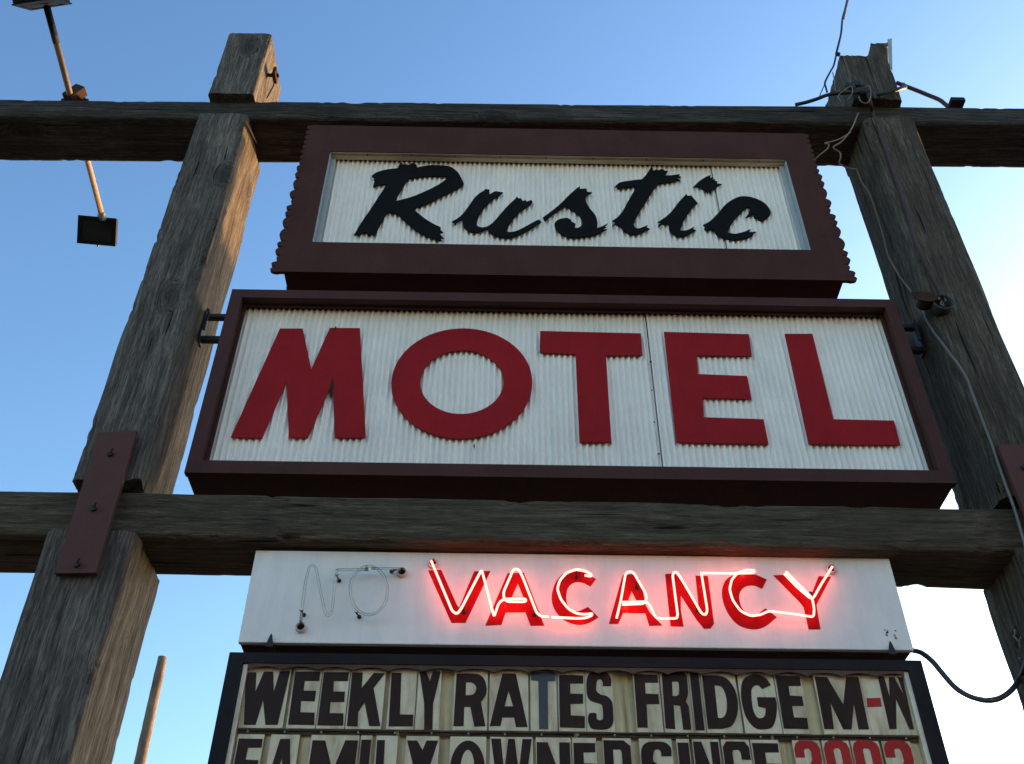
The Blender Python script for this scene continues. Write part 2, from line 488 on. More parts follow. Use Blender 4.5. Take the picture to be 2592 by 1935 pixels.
# ------------------------------------------------------------------ timbers
def timber(bm, axis, a0, a1, c0, c1, d0, d1, seed, step=0.02, rad=0.012, rough=1.0, slope=0.0, lean=None, ragged0=0.0, ragged1=0.0, chip=1.0):
    """hewn timber; axis 'x': c = y range, d = z range (slope dz/dx). axis 'z': c = x range, d = y range"""
    per = []
    w, h = c1 - c0, d1 - d0
    n1_, n2_ = max(6, int(w / 0.011)), max(6, int(h / 0.011))
    for i in range(n1_): per.append((c0 + w * i / n1_, d0, 0, -1))
    for i in range(n2_): per.append((c1, d0 + h * i / n2_, 1, 0))
    for i in range(n1_): per.append((c1 - w * i / n1_, d1, 0, 1))
    for i in range(n2_): per.append((c0, d1 - h * i / n2_, -1, 0))
    cc, dc = (c0 + c1) / 2, (d0 + d1) / 2
    nst = max(4, int((a1 - a0) / step))
    rings = []
    sv = Vector((seed * 13.1, seed * 7.7, seed * 3.3))
    for j in range(nst + 1):
        a = a0 + (a1 - a0) * j / nst
        ring = []
        for (c, d, nx, ny) in per:
            # rounded corner
            ex, ey = abs(c - cc) - (w / 2 - rad * 1.6), abs(d - dc) - (h / 2 - rad * 1.6)
            c_, d_ = c, d
            if ex > 0 and ey > 0:
                L = math.hypot(ex, ey); R_ = rad * 1.6
                if L > R_:
                    c_ = cc + math.copysign(w / 2 - R_ + ex * R_ / L, c - cc)
                    d_ = dc + math.copysign(h / 2 - R_ + ey * R_ / L, d - dc)
            p = Vector((c * 1.0, d * 1.0, a))
            big = noise.noise(Vector((c * 2.2, d * 2.2, a * 1.7)) + sv) * 0.007
            med = noise.noise(Vector((c * 14, d * 14, a * 3.5)) + sv) * 0.0045
            groove = noise.noise(Vector((c * 60, d * 60, a * 1.1)) + sv) * 0.003
            edge = min(abs(abs(c - cc) - w / 2) + abs(abs(d - dc) - h / 2), 0.05)
            cn = noise.noise(Vector((c * 6, d * 6, a * 7)) + sv * 2) * 0.6 + noise.noise(Vector((c * 20, d * 20, a * 24)) + sv) * 0.5
            ch = max(0.0, cn - 0.16) * 0.034 * chip * max(0, 1 - edge / 0.035)
            dv = Vector((c_ - cc, d_ - dc)); dn = dv.normalized() if dv.length > 1e-6 else dv
            nn = Vector((nx, ny))
            off = nn * ((big + med + groove) * rough) - dn * ch
            aa = a
            if j == 0 and ragged0: aa += abs(noise.noise(Vector((c * 25, d * 25, seed)))) * ragged0
            if j == nst and ragged1: aa -= abs(noise.noise(Vector((c * 25, d * 25, seed + 9)))) * ragged1
            x_, y_ = c_ + off.x, d_ + off.y
            if axis == 'x': ring.append(bm.verts.new((aa, x_, y_ + slope * aa)))
            else:
                lx = lean(a) if lean else 0.0
                ring.append(bm.verts.new((x_ + lx, y_, aa)))
        rings.append(ring)
    n = len(per)
    for A, B in zip(rings, rings[1:]):
        for k in range(n): bm.faces.new((A[k], A[(k + 1) % n], B[(k + 1) % n], B[k]))
    for ring, s in ((rings[0], 1), (rings[-1], -1)):
        c = sum((v.co for v in ring), Vector()) / n
        cv = bm.verts.new(c)
        for k in range(n): bm.faces.new((ring[k], ring[(k + 1) % n], cv))

# left post, notched for both beams
bm = bmesh.new()
LX0, LX1, PY0, PY1 = -1.652, -1.385, 3.262, 3.650
llean = lambda z: -0.008 * math.sin(z * 0.9) + (-0.02 + 0.006 * (z - 3.2) if z < 3.7 else 0)
timber(bm, 'z', -0.3, 3.672, LX0 - 0.008, LX1 + 0.045, PY0, PY1, 1.0, lean=lambda z: -0.004, rough=1.5, chip=1.7, rad=0.016)
timber(bm, 'z', 3.66, 3.91, LX0, LX1, 3.612, PY1 - 0.004, 1.3)
timber(bm, 'z', 3.898, 6.318, LX0, LX1, PY0, PY1, 1.6, rough=1.2, chip=1.5, ragged0=0.02)
timber(bm, 'z', 6.30, 6.50, LX0 + .01, LX1 - .004, 3.612, PY1 - 0.004, 1.7)
timber(bm, 'z', 6.487, 7.11, -1.632, -1.383, 3.250, PY1, 1.9, ragged1=0.02, rad=0.009, rough=0.8)
post_l = single('timber_post', bm, M['post_left'], 'grey weathered square timber post on the left with a bolted stub above the top beam', 'post', (-1.52, 3.45, 0), group='upright timber posts of the sign')
# bolt with a square washer on the stub's side, and the strip hanging on the post
bm = bmesh.new()
add_tube(bm, [(-1.42, 3.37, 6.86), (-1.318, 3.37, 6.86)], 0.011, 10)
add_box(bm, -1.350, -1.330, 3.335, 3.405, 6.825, 6.895, 0.003)
add_tube(bm, [(-1.335, 3.37, 6.85), (-1.345, 3.40, 6.80), (-1.375, 3.43, 6.72)], 0.004, 6)
part('bolt', bm, M['rust'], post_l)
# right post
bm = bmesh.new()
timber(bm, 'z', -0.3, 3.668, 1.945, 2.25, PY0 + .02, PY1, 2.0, rough=1.7, chip=1.6, rad=0.03)
timber(bm, 'z', 3.65, 3.90, 1.965, 2.235, 3.612, PY1 - .004, 2.2)
timber(bm, 'z', 3.885, 6.385, 1.958, 2.24, PY0, PY1, 2.4, rough=1.5, chip=1.2, rad=0.028, lean=lambda z: 0.006 * (z - 5.1))
timber(bm, 'z', 6.36, 6.58, 1.965, 2.255, 3.612, PY1 - .004, 2.5)
timber(bm, 'z', 6.545, 6.995, 1.950, 2.222, 3.250, PY1, 2.7, ragged1=0.03, rad=0.010, rough=1.2, lean=lambda z: -0.01 + (z - 6.545) * 0.03)
timber(bm, 'z', 6.93, 7.20, 2.125, 2.235, 3.275, PY1 - .02, 2.9, ragged1=0.12, rad=0.010, rough=1.6, lean=lambda z: (z - 6.93) * 0.24)
post_r = single('timber_post', bm, M['post_right'], 'rough brown timber post on the right with a stepped, rotten top wrapped in cables', 'post', (2.07, 3.45, 0), group='upright timber posts of the sign')
bm = bmesh.new()
plate(bm, [[(q.x, q.z) for q in [cR(a, b, 3.262) for a, b in ((1168, 392), (1210, 384), (1216, 700), (1185, 640))]]], 3.262, 3.268)
part('metal_strip', bm, M['trim_side'], post_r)

bm = bmesh.new()
timber(bm, 'x', -4.3, 4.6, 3.298, 3.600, 6.352, 6.520, 3.0, slope=0.0165, rough=0.55, chip=0.8)
beam_t = single('timber_beam', bm, M['beam_up'], 'dark timber crossbeam along the top, above the Rustic panel', 'beam', (0, 3.45, 6.43), group='horizontal timber beams of the sign')
bm = bmesh.new()
timber(bm, 'x', -3.6, 4.0, 3.300, 3.592, 3.666, 3.866, 3.5, slope=-0.0055, rough=0.9, chip=1.6)
beam_b = single('timber_beam', bm, M['beam_low'], 'mossy brown timber crossbeam with knots between the MOTEL panel and the neon box', 'beam', (0, 3.45, 3.76), group='horizontal timber beams of the sign')

# brown strap boards nailed over the joints
def strap(q, Y, label, nails):
    bm = bmesh.new()
    P = [c(x, y, Y) for c, x, y in q]
    plate(bm, [[(p.x, p.z) for p in P]], Y, Y + 0.022)
    t_ = thing('strap_board', label, 'board', (P[0].x, Y, P[0].z), group='brown boards nailed over the joints')
    part('board', bm, M['strap'], t_)
    for (c, x, y) in nails:
        p = c(x, y, Y); bm = bmesh.new()
        add_tube(bm, [(p.x, Y - 0.012, p.z), (p.x, Y + 0.004, p.z)], 0.011, 8)
        add_tube(bm, [(p.x, Y - 0.010, p.z), (p.x + 0.010, Y - 0.022, p.z + 0.016)], 0.004, 6)
        part('nail', bm, M['iron'], t_)
    return t_
strap([(c5, 440, 170), (c5, 612, 158), (c5, 428, 795), (c5, 245, 798)], 3.225, 'brown painted board nailed over the left post joint', [(c5, 495, 268), (c5, 420, 512), (c5, 345, 762)])
pr = cQ(640, 275, 3.225)
strap([(cQ, 645, 275), (cQ, 1500, 300), (lambda x, y, Y: Vector((pr.x + 0.21, Y, pr.z - .75)), 0, 0), (lambda x, y, Y: Vector((pr.x + .01, Y, pr.z - .75)), 0, 0)], 3.225,
      'brown painted board on the right post, cut by the edge of the photo', [(cQ, 885, 500)])

# ------------------------------------------------------------------ corrugated sheet
def sheet(bm, x0, x1, z0, z1, Y, pitch=0.0258, amp=0.0062, seg=10, face=-1):
    n = int((x1 - x0) / pitch * seg)
    rows = 2
    prev = None
    for i in range(n + 1):
        x = x0 + (x1 - x0) * i / n
        wob = noise.noise(Vector((x * 2.3, Y, 4.0))) * 0.0008
        y = Y - face * amp * (1 - math.cos(2 * math.pi * x / pitch)) + wob
        col_ = [bm.verts.new((x, y, z0 + (z1 - z0) * k / rows)) for k in range(rows + 1)]
        if prev:
            for k in range(rows): bm.faces.new((prev[k], col_[k], col_[k + 1], prev[k + 1]))
        prev = col_

def ring_frame(bm, xo0, xo1, zo0, zo1, xi0, xi1, zi0, zi1, y0, y1):
    plate(bm, [[(xo0, zo0), (xo1, zo0), (xo1, zo1), (xo0, zo1)], [(xi0, zi0), (xi1, zi0), (xi1, zi1), (xi0, zi1)]], y0, y1)

# ------------------------------------------------------------------ RUSTIC panel
RX0, RX1, RZ0, RZ1 = -1.022, 1.604, 5.126, 6.281
rus = thing('rustic_panel', 'upper brown scalloped sign panel reading Rustic in black script', 'sign', (0.29, 3.45, RZ0))
# scalloped side outline (left), mirrored on the right
notch = [(890, 515), (857, 572), (855, 628), (833, 725), (812, 796), (803, 852), (795, 898), (770, 950), (750, 1045), (730, 1155), (722, 1205), (700, 1275), (675, 1325), (645, 1370), (665, 1418)]
tips = [828, 815, 800, 770, 782, 742, 732, 711, 686, 665, 650, 659, 617, 607]
side = []
NP = [c7(x, y, 3.3) + Vector((.014, 0, 0)) for x, y in notch]
zt0 = NP[0].z
m_ = 8
top = []
for i in range(m_):
    za = RZ1 - (RZ1 - zt0) * i / m_; zb = RZ1 - (RZ1 - zt0) * (i + 1) / m_
    for k in range(6):
        a = math.pi * k / 6
        top.append((-1.036 - 0.030 * math.sin(a), (za + zb) / 2 + (za - zb) / 2 * math.cos(a)))
side += top
for i in range(len(NP) - 1):
    a_, b_ = NP[i], NP[i + 1]
    ty = (notch[i][1] + notch[i + 1][1]) / 2
    tx = c7(tips[i], ty, 3.3).x
    nn_ = 12
    for k in range(nn_):
        al = math.pi * k / nn_
        z = (a_.z + b_.z) / 2 + (a_.z - b_.z) / 2 * math.cos(al)
        bx = a_.x + (b_.x - a_.x) * k / nn_
        x = bx + (tx - bx) * (math.sin(al) ** 0.85)
        side.append((x, z))
side.append((-1.04, RZ0))
mid = (-1.05 + 1.632) / 1.0
outline = side + [(mid - x, z) for x, z in reversed(side)]
RI = (-0.917, 1.489, 5.336, 6.051)
hole = [(RI[0], RI[2]), (RI[1], RI[2]), (RI[1], RI[3]), (RI[0], RI[3])]
bm = bmesh.new(); plate(bm, [outline, hole], 3.300, 3.318); part('front_board', bm, M['brown'], rus)
bm = bmesh.new(); plate(bm, [outline, hole], 3.592, 3.610); part('rear_board', bm, M['brown'], rus)
bm = bmesh.new(); ring_frame(bm, RX0, RX1, RZ0 + .004, RZ1 - .004, RI[0] + .0, RI[1] - .0, RI[2] + .0, RI[3] - .0, 3.3185, 3.5915); part('cabinet', bm, M['brown'], rus)
YP = 3.352
bm = bmesh.new(); sheet(bm, RI[0] + .006, 1.0985, RI[2] + .002, RI[3] - .001, YP); part('corrugated_sheet', bm, M['white'], rus, True)
bm = bmesh.new(); sheet(bm, 1.101, RI[1] - .006, RI[2] + .002, RI[3] - .001, YP - .0035); part('corrugated_sheet', bm, M['white'], rus, True)
bm = bmesh.new(); sheet(bm, RI[0] + .006, RI[1] - .006, RI[2] + .002, RI[3] - .012, 3.538, face=1); part('corrugated_sheet', bm, M['white'], rus, True)
# trims inside the opening
bm = bmesh.new(); add_box(bm, RI[0] + .003, RI[1] - .003, 3.304, 3.322, RI[3] - .005, RI[3] - .001); part('top_trim', bm, M['trim_top'], rus)
bm = bmesh.new(); add_box(bm, RI[0] + .003, RI[1] - .003, 3.3225, 3.345, RI[3] - .010, RI[3] - .001); part('top_trim', bm, M['trim_top2'], rus)
for sx in (0, 1):
    bm = bmesh.new()
    if sx == 0:
        add_box(bm, RI[0] + .001, RI[0] + .006, 3.304, 3.346, RI[2] + .001, RI[3] - .011); add_box(bm, RI[0] + .0065, RI[0] + .030, 3.337, 3.345, RI[2] + .001, RI[3] - .011)
    else:
        add_box(bm, RI[1] - .006, RI[1] - .001, 3.304, 3.346, RI[2] + .001, RI[3] - .011); add_box(bm, RI[1] - .030, RI[1] - .0065, 3.337, 3.345, RI[2] + .001, RI[3] - .011)
    part('side_trim', bm, M['trim_side'], rus)
for x in (-0.72, -0.49, -0.26, -0.02, 0.22, 0.47, 0.75, 1.05, 1.35):
    bm = bmesh.new(); add_tube(bm, [(x, 3.313, RI[3] - .008), (x, 3.313, RI[3] - .003)], 0.004, 8); part('screw', bm, M['iron'], rus)

YL = 3.3425
LET = {
 'R': ([(c9, [(248,268),'S',(300,232),(400,203),(520,188),'L',(553,122),(568,150),(600,145),(632,158),(650,140),(685,135),(712,150),(722,180),'S',(850,158),(960,158),(1050,168),(1110,200),(1160,255),(1205,350),'L',(1205,350),'S',(1170,385),(1080,430),(960,490),(820,560),(675,605),'L','S',(720,645),(800,710),(890,765),(965,800),'L',(965,815),(955,822),(992,855),(945,862),(975,890),(998,918),(960,915),(978,940),(930,935),'S',(800,885),(700,830),(600,745),(520,670),(465,645),'L',(455,662),(440,655),(432,640),(415,640),'S',(380,700),(340,770),(300,850),'L',(265,900),(262,880),(250,868),(210,888),(205,860),(195,858),(170,850),(140,870),(118,893),(108,868),(62,885),'S',(150,740),(240,610),(330,470),(410,350),'L',(395,352),'S',(340,360),(300,368),'L',(262,385),(270,345),(280,325),(268,305),(285,290),(255,278)]),
        (c9, [(628,300),'S',(740,278),(860,268),(1038,275),'L',(1038,290),'S',(940,360),(800,430),(650,490),(485,532),'L','S',(540,440),(590,360),(628,300)])]),
 'u': ([(c9, [(1080,742),'L',(1130,715),'S',(1185,672),(1250,590),(1330,480),(1430,408),'L',(1440,402),(1450,410),(1470,408),(1472,460),(1490,450),'S',(1520,432),(1550,428),'L',(1580,435),(1612,438),(1590,460),(1570,475),(1555,490),(1540,485),'S',(1470,545),(1400,620),(1360,690),(1338,760),(1345,785),(1380,800),(1440,795),(1510,750),(1580,670),(1660,580),(1740,505),'L',(1760,482),(1770,500),(1800,502),(1815,530),(1845,520),(1860,535),(1905,518),(1918,540),(1900,565),(1880,575),'S',(1800,630),(1740,690),(1680,770),(1650,840),'L','S',(1680,852),(1760,835),(1860,785),(1960,730),'L',(1990,722),(2008,748),(1980,765),'S',(1880,830),(1780,880),(1690,908),(1600,905),(1520,885),(1470,850),(1455,820),'L','S',(1400,840),(1330,855),(1260,840),(1210,805),(1195,770),(1190,720),'L',(1150,740),(1130,755),(1125,770),(1105,775),(1110,760)])]),
 's': ([(c10, [(-95,630),'S',(-40,590),(60,510),(150,420),(230,350),'L',(252,338),(250,362),(312,360),(318,390),(365,395),(350,408),(315,412),'S',(305,470),(340,540),(395,610),(415,680),(412,728),'L',(460,712),(510,685),(480,715),(495,720),(450,740),(505,740),(460,762),'S',(400,790),(300,808),(200,818),(120,805),(50,765),(15,710),(20,675),(60,645),(130,632),'L',(165,650),(172,668),(210,688),(200,700),(205,712),'S',(195,722),(220,728),(250,718),(275,690),(265,640),(220,590),(160,550),(120,520),'L','S',(60,560),(0,600),(-70,660),'L',(-85,652)])]),
 't': ([(c10, [(920,150),(938,195),(965,178),(985,188),(1020,175),(1040,192),(1072,195),(1060,215),(1045,238),(1110,235),(1185,225),(1170,240),(1195,250),(1160,265),(1190,290),(1145,285),(1110,298),'S',(1040,305),(985,315),'L','S',(930,380),(870,480),(800,590),(755,680),(765,720),(800,732),(850,715),'L',(885,702),(870,722),(905,735),(880,745),'S',(820,775),(750,790),(690,772),(640,730),(620,690),'L',(600,700),(580,695),(550,715),(580,675),(552,662),(600,630),'S',(650,570),(700,480),(780,340),'L',(770,338),'S',(690,350),(640,358),'L',(595,362),(600,345),(575,345),'S',(620,305),(700,288),(830,272),'L','S',(870,230),(918,155)])]),
 'i': ([(c10, [(1245,410),(1255,428),(1290,425),(1325,465),(1352,498),(1320,515),'S',(1270,580),(1220,660),(1190,735),(1205,752),(1250,748),(1290,730),'L',(1320,715),(1305,735),(1335,748),(1310,762),'S',(1250,795),(1190,808),(1130,790),(1090,750),(1078,690),'L',(1020,690),(1000,705),(978,720),(985,695),(1015,680),(975,675),'S',(1050,625),(1110,570),(1170,490),(1240,415)])]),
 'dot': ([(c10, [(1472,232),(1465,262),(1492,252),(1488,278),(1512,272),(1510,290),(1535,292),(1530,312),(1575,318),(1530,340),(1505,365),(1485,375),(1468,410),(1455,380),(1445,405),(1432,380),(1418,395),(1415,370),(1385,360),(1380,345),'S',(1350,342),(1305,350),'L','S',(1360,295),(1420,255),(1468,234)])]),
 'c': ([(c10, [(1400,700),'S',(1470,660),(1540,590),(1620,500),(1720,442),(1800,432),(1900,455),(1980,500),(2025,560),(2028,600),(1990,640),(1945,665),'L',(1915,650),(1912,635),(1880,635),(1865,600),(1830,620),(1795,632),(1820,600),(1832,560),(1842,530),'S',(1800,545),(1730,610),(1670,680),(1630,770),'L','S',(1700,782),(1780,765),'L',(1845,738),(1830,765),(1860,765),(1900,762),(1865,785),(1870,795),'S',(1800,825),(1700,842),(1600,825),(1530,790),(1485,735),'L',(1440,750),(1410,740),(1420,715)])]),
}
for k in ('R', 'u', 's', 't', 'c'):
    bm = bmesh.new(); plate(bm, [trace(c, sp, YL) for c, sp in LET[k]], YL, YL + .006); part('script_letter', bm, M['black'], rus)
bm = bmesh.new(); plate(bm, [trace(*LET['i'][0], YL)], YL, YL + .006); plate(bm, [trace(*LET['dot'][0], YL)], YL, YL + .006)
part('script_letter', bm, M['black'], rus)

# ------------------------------------------------------------------ MOTEL panel
MX0, MX1, MZ0, MZ1 = -1.238, 1.810, 3.969, 5.003
mot = thing('motel_panel', 'large brown framed panel with red block letters MOTEL on white corrugated sheet', 'sign', (0.29, 3.45, MZ0))
MI = (-1.184, 1.757, 4.030, 4.951)
bm = bmesh.new(); ring_frame(bm, MX0, MX1, MZ0, MZ1, MI[0], MI[1], MI[2], MI[3], 3.300, 3.330); part('front_frame', bm, M['brown_metal'], mot)
bm = bmesh.new(); ring_frame(bm, MX0 + .004, MX1 - .004, MZ0 + .004, MZ1 - .004, MI[0] - .006, MI[1] + .006, MI[2] - .006, MI[3] + .006, 3.3305, 3.575); part('cabinet', bm, M['brown_metal'], mot)
bm = bmesh.new(); ring_frame(bm, MX0, MX1, MZ0, MZ1, MI[0], MI[1], MI[2], MI[3], 3.5755, 3.600); part('rear_frame', bm, M['brown_metal'], mot)
YM = 3.372
bm = bmesh.new(); ring_frame(bm, MI[0] - .005, MI[1] + .005, MI[2] - .005, MI[3] + .005, MI[0] + .012, MI[1] - .012, MI[2] + .014, MI[3] - .006, 3.352, 3.360); part('retainer', bm, M['brown_metal'], mot)
sx_ = 0.664
bm = bmesh.new(); sheet(bm, MI[0] - .004, sx_ - .0015, MI[2] - .002, MI[3] + .002, YM); part('corrugated_sheet', bm, M['white'], mot, True)
bm = bmesh.new(); sheet(bm, sx_ + .002, MI[1] + .004, MI[2] - .002, MI[3] + .002, YM - .0035); part('corrugated_sheet', bm, M['white'], mot, True)
bm = bmesh.new(); sheet(bm, MI[0] - .004, MI[1] + .004, MI[2] - .002, MI[3] + .002, 3.538, face=1); part('corrugated_sheet', bm, M['white'], mot, True)
YML = 3.3625
ML = [(cM1, [(572,292),(700,292),(748,520),(852,288),(1020,290),(1053,903),(880,903),(866,595),(728,903),(622,903),(608,590),(472,905),(297,900)]),
      None,
      (cM2, [(35,278),(548,290),(555,402),(370,402),(397,845),(235,845),(215,395),(32,388)]),
      (cM2, [(665,285),(1097,297),(1112,408),(832,405),(838,500),(1088,510),(1110,627),(862,622),(868,720),(1172,730),(1197,857),(728,848)]),
      (cM2, [(1280,295),(1420,295),(1527,730),(1835,737),(1868,862),(1402,857)])]
for L_ in ML:
    bm = bmesh.new()
    if L_ is None:
        loops = [[(-.169 + .305 * math.cos(a * math.pi / 48), 4.520 + .316 * math.sin(a * math.pi / 48)) for a in range(96)],
                 [(-.169 + .180 * math.cos(a * math.pi / 48), 4.518 + .182 * math.sin(a * math.pi / 48)) for a in range(96)]]
    else: loops = [trace(L_[0], L_[1], YML)]
    yb = YML - (.0035 if L_ is not None and loops[0][0][0] > .68 else 0)
    plate(bm, loops, yb, yb + .006)
    part('block_letter', bm, M['red'], mot)
bm = bmesh.new(); plate(bm, [trace(cM1, [(868, 560), (874, 610), (868, 660), (858, 700), (850, 660), (856, 600)], YML)], YML - .0015, YML - .0002); part('rust_scar', bm, M['rust'], mot)
bm = bmesh.new(); plate(bm, [trace(cM1, [(884, 280), (890, 284), (878, 312), (872, 306)], YML)], YML - .0015, YML - .0002); part('rust_scar', bm, M['rust'], mot)
# brackets to the posts: a pair of bars and a plate each side
for sgn in (-1, 1):
    bm = bmesh.new()
    xa, xb = (-1.40, MX0 + .002) if sgn < 0 else (MX1 - .002, 1.975)
    add_box(bm, xa, xb, 3.44, 3.47, 4.960, 4.982, .003)
    add_box(bm, xa, xb, 3.44, 3.47, 4.815, 4.840, .003)
    xx = -1.382 if sgn < 0 else 1.944
    add_box(bm, xx - .006, xx + .006, 3.43, 3.48, 4.80, 4.99, .002)
    add_tube(bm, [(xx + .02 * -sgn, 3.40, 4.97), (xx + .035 * -sgn, 3.385, 4.93), (xx + .03 * -sgn, 3.385, 4.88), (xx + .03 * -sgn, 3.39, 4.83)], .007, 6)
    part('bracket', bm, M['iron'], mot)
# bits of nest and grit in the seam and under the letters
for (c, x, y, dx, dz) in ((cM2, 598, 430, .008, .012), (cM2, 605, 575, .006, .006), (cM2, 617, 738, .006, .008), (cM2, 640, 900, .010, .008), (cM1, 1660, 945, .006, .022), (cM2, 885, 410, .004, .005)):
    p = c(x, y, 3.36); bm = bmesh.new()
    bmesh.ops.create_icosphere(bm, subdivisions=2, radius=1.0)
    for v_ in bm.verts:
        q = v_.co.copy(); s_ = 1 + noise.noise(q * 2 + p) * 0.7
        v_.co = Vector((p.x + q.x * dx * .5 * s_, 3.366 + q.y * .003, p.z + q.z * dz * .5 * s_))
    part('debris', bm, M['rust'], mot)

# ------------------------------------------------------------------ NO VACANCY box
VX0, VX1, VZ0, VZ1, VY = -0.916, 1.485, 3.281, 3.661, 3.362
vac = thing('neon_vacancy_box', 'white sign box with lit red neon VACANCY and unlit NO', 'neon sign', (0.28, 3.45, VZ0))
bm = bmesh.new(); add_box(bm, VX0 + .004, VX1 - .004, VY + .0225, VY + .22, VZ0 + .002, VZ1 - .005, .003); part('box_body', bm, M['brown_metal'], vac)
bm = bmesh.new(); add_box(bm, VX0, VX1, VY, VY + .022, VZ0, VZ1 - .003, .004); part('face_plate', bm, M['face'], vac)
YF = VY - .0016
VP = [
 [(n2, [(62,205),(215,195),(262,300),(400,610),(425,640),(600,215),(790,212),(500,815),(335,815)])],
 [(n2, [(990,235),(1180,230),(1418,848),(1258,848),(1198,690),(968,695),(918,838),(730,848)]), (n2, [(1110,358),(1175,515),(1040,515)])],
 [(n2, [(2022,305),(1958,390),'S',(1860,345),(1770,345),(1700,400),(1675,500),(1690,610),(1740,672),(1820,678),(1930,630),'L',(2052,752),'S',(1930,820),(1810,838),(1680,800),(1580,720),(1515,600),(1510,470),(1560,330),(1650,240),(1770,215),(1900,235),(2022,305)])],
 [(n3, [(165,200),(270,190),(345,330),(372,470),(410,540),(525,655),(405,658),(370,545),(170,540),(125,640),(40,640)]), (n3, [(245,345),(290,430),(215,430)])],
 [(n3, [(548,190),(640,185),(700,260),(850,470),(822,205),(935,208),(990,640),(960,682),(900,685),(830,600),(690,385),(690,520),(715,665),(598,662)])],
 [(n3, [(1468,240),(1425,325),'S',(1350,295),(1270,305),(1220,370),(1230,470),(1290,550),(1370,560),(1455,500),'L',(1558,580),'S',(1450,665),(1340,690),(1210,650),(1120,550),(1070,430),(1065,320),(1110,230),(1200,195),(1340,190),(1468,240)])],
 [(n3, [(1525,202),(1620,198),(1690,260),(1860,400),(1935,210),(2048,215),(1915,470),(1930,560),(1952,690),(1845,690),(1800,490),(1760,440)])],
]
for q in VP:
    bm = bmesh.new(); plate(bm, [trace(c, sp, YF) for c, sp in q], YF, VY - .0002); part('painted_letter', bm, M['scraped'], vac)

YT = VY - .045
def tube_part(name, segs, rad, mat, n=6, seg=10, parent=vac):
    bm = bmesh.new()
    for pts in segs:
        V = []
        for it in pts:
            c, x, y = it[:3]; Y = YT + (it[3] if len(it) > 3 else 0)
            V.append(c(x, y, Y))
        # round the corners: cut each corner, then smooth
        q = [V[0]]
        for a, b, c_ in zip(V, V[1:], V[2:]):
            d1, d2 = (a - b), (c_ - b)
            r1 = min(.012, d1.length * .4); r2 = min(.012, d2.length * .4)
            A, B = b + d1.normalized() * r1, b + d2.normalized() * r2
            for k in range(5):
                t_ = k / 4
                q.append(A.lerp(b, t_).lerp(b.lerp(B, t_), t_))
        q.append(V[-1])
        add_tube(bm, q, rad, seg)
    return part(name, bm, mat, parent, True)
def arc(c, cx, cy, rx, ry, a0, a1, n, dy=0):
    return [(c, cx + rx * math.cos(R(a0 + (a1 - a0) * k / n)), cy - ry * math.sin(R(a0 + (a1 - a0) * k / n)), dy) for k in range(n + 1)]
TR = .0041
# one run per welded length, each its own tube
tube_part('neon_tube', [[(n2,100,95,.02),(n2,150,215),(n2,345,680),(n2,400,715),(n2,450,650),(n2,688,195),(n2,760,470,.012),(n2,832,745,.012),(n2,855,680),(n2,885,590),(n2,935,545),(n2,1010,535),(n2,1190,535),(n2,1208,552),(n2,1190,572),(n2,980,568),(n2,945,520),(n2,945,450),(n2,1060,190),(n2,1120,190),(n2,1170,290),(n2,1330,700),(n2,1385,742),(n2,1470,745)]], TR, M['neon'])
tube_part('neon_tube', [[(n2,1505,750,.004),(n2,1800,765,.006),(n2,1900,760,.006),(n2,1975,730,.004),(n2,1975,705,.0),(n2,1900,718),(n2,1800,710),(n2,1700,655),(n2,1610,540),(n2,1570,420),(n2,1600,320),(n2,1680,230),(n2,1800,190),(n2,1900,210),(n2,1970,255),(n2,1965,275,.004),(n2,1895,262,.012)]], TR, M['neon'])
tube_part('neon_tube', [[(n3,110,590,.012),(n3,150,420),(n3,190,190),(n3,225,165),(n3,265,180),(n3,375,370),(n3,380,420),(n3,355,460),(n3,160,468)],
                        [(n3,160,445,.006),(n3,375,440,.004),(n3,410,470),(n3,460,580),(n3,490,592),(n3,655,592),(n3,662,560),(n3,615,200),(n3,635,170),(n3,665,185),(n3,880,550),(n3,915,560),(n3,930,520),(n3,875,180)]], TR * .95, M['neon'])
tube_part('neon_tube', [[(n3,875,182,.008),(n3,1190,185,.008),(n3,1345,182,.008),(n3,1360,160),(n3,1290,152),(n3,1210,175),(n3,1150,240),(n3,1130,330),(n3,1160,430),(n3,1230,525),(n3,1320,570),(n3,1410,560),(n3,1480,525),(n3,1700,550,.01),(n3,1890,580,.012),(n3,1895,500,.006),(n3,1875,405),(n3,1740,270),(n3,1640,170)],
                        [(n3,1625,190,.008),(n3,1740,310,.008),(n3,1860,412,.006),(n3,1890,405),(n3,1960,280),(n3,2058,125,.02)]], TR * .95, M['neon'])
# unlit NO
tube_part('unlit_tube', [[(n1,130,1080,.02),(n1,155,850),(n1,200,480),(n1,260,220),(n1,320,190),(n1,370,240),(n1,440,600),(n1,510,930),(n1,560,985),(n1,610,940),(n1,650,620),(n1,690,260)]], .0052, M['glass'])
tube_part('unlit_tube', [[(n1,705,262,.01),(n1,1000,262,.01),(n1,1180,262,.006)] ,
                         [(n1,1160,235)] + arc(n1, 1190, 585, 292, 378, 95, -265, 30) ], .0052, M['glass'])
tube_part('unlit_tube', [[(n1,1230,240,.006),(n1,1500,245,.012),(n1,1690,250,.02)]], .0052, M['glass'])
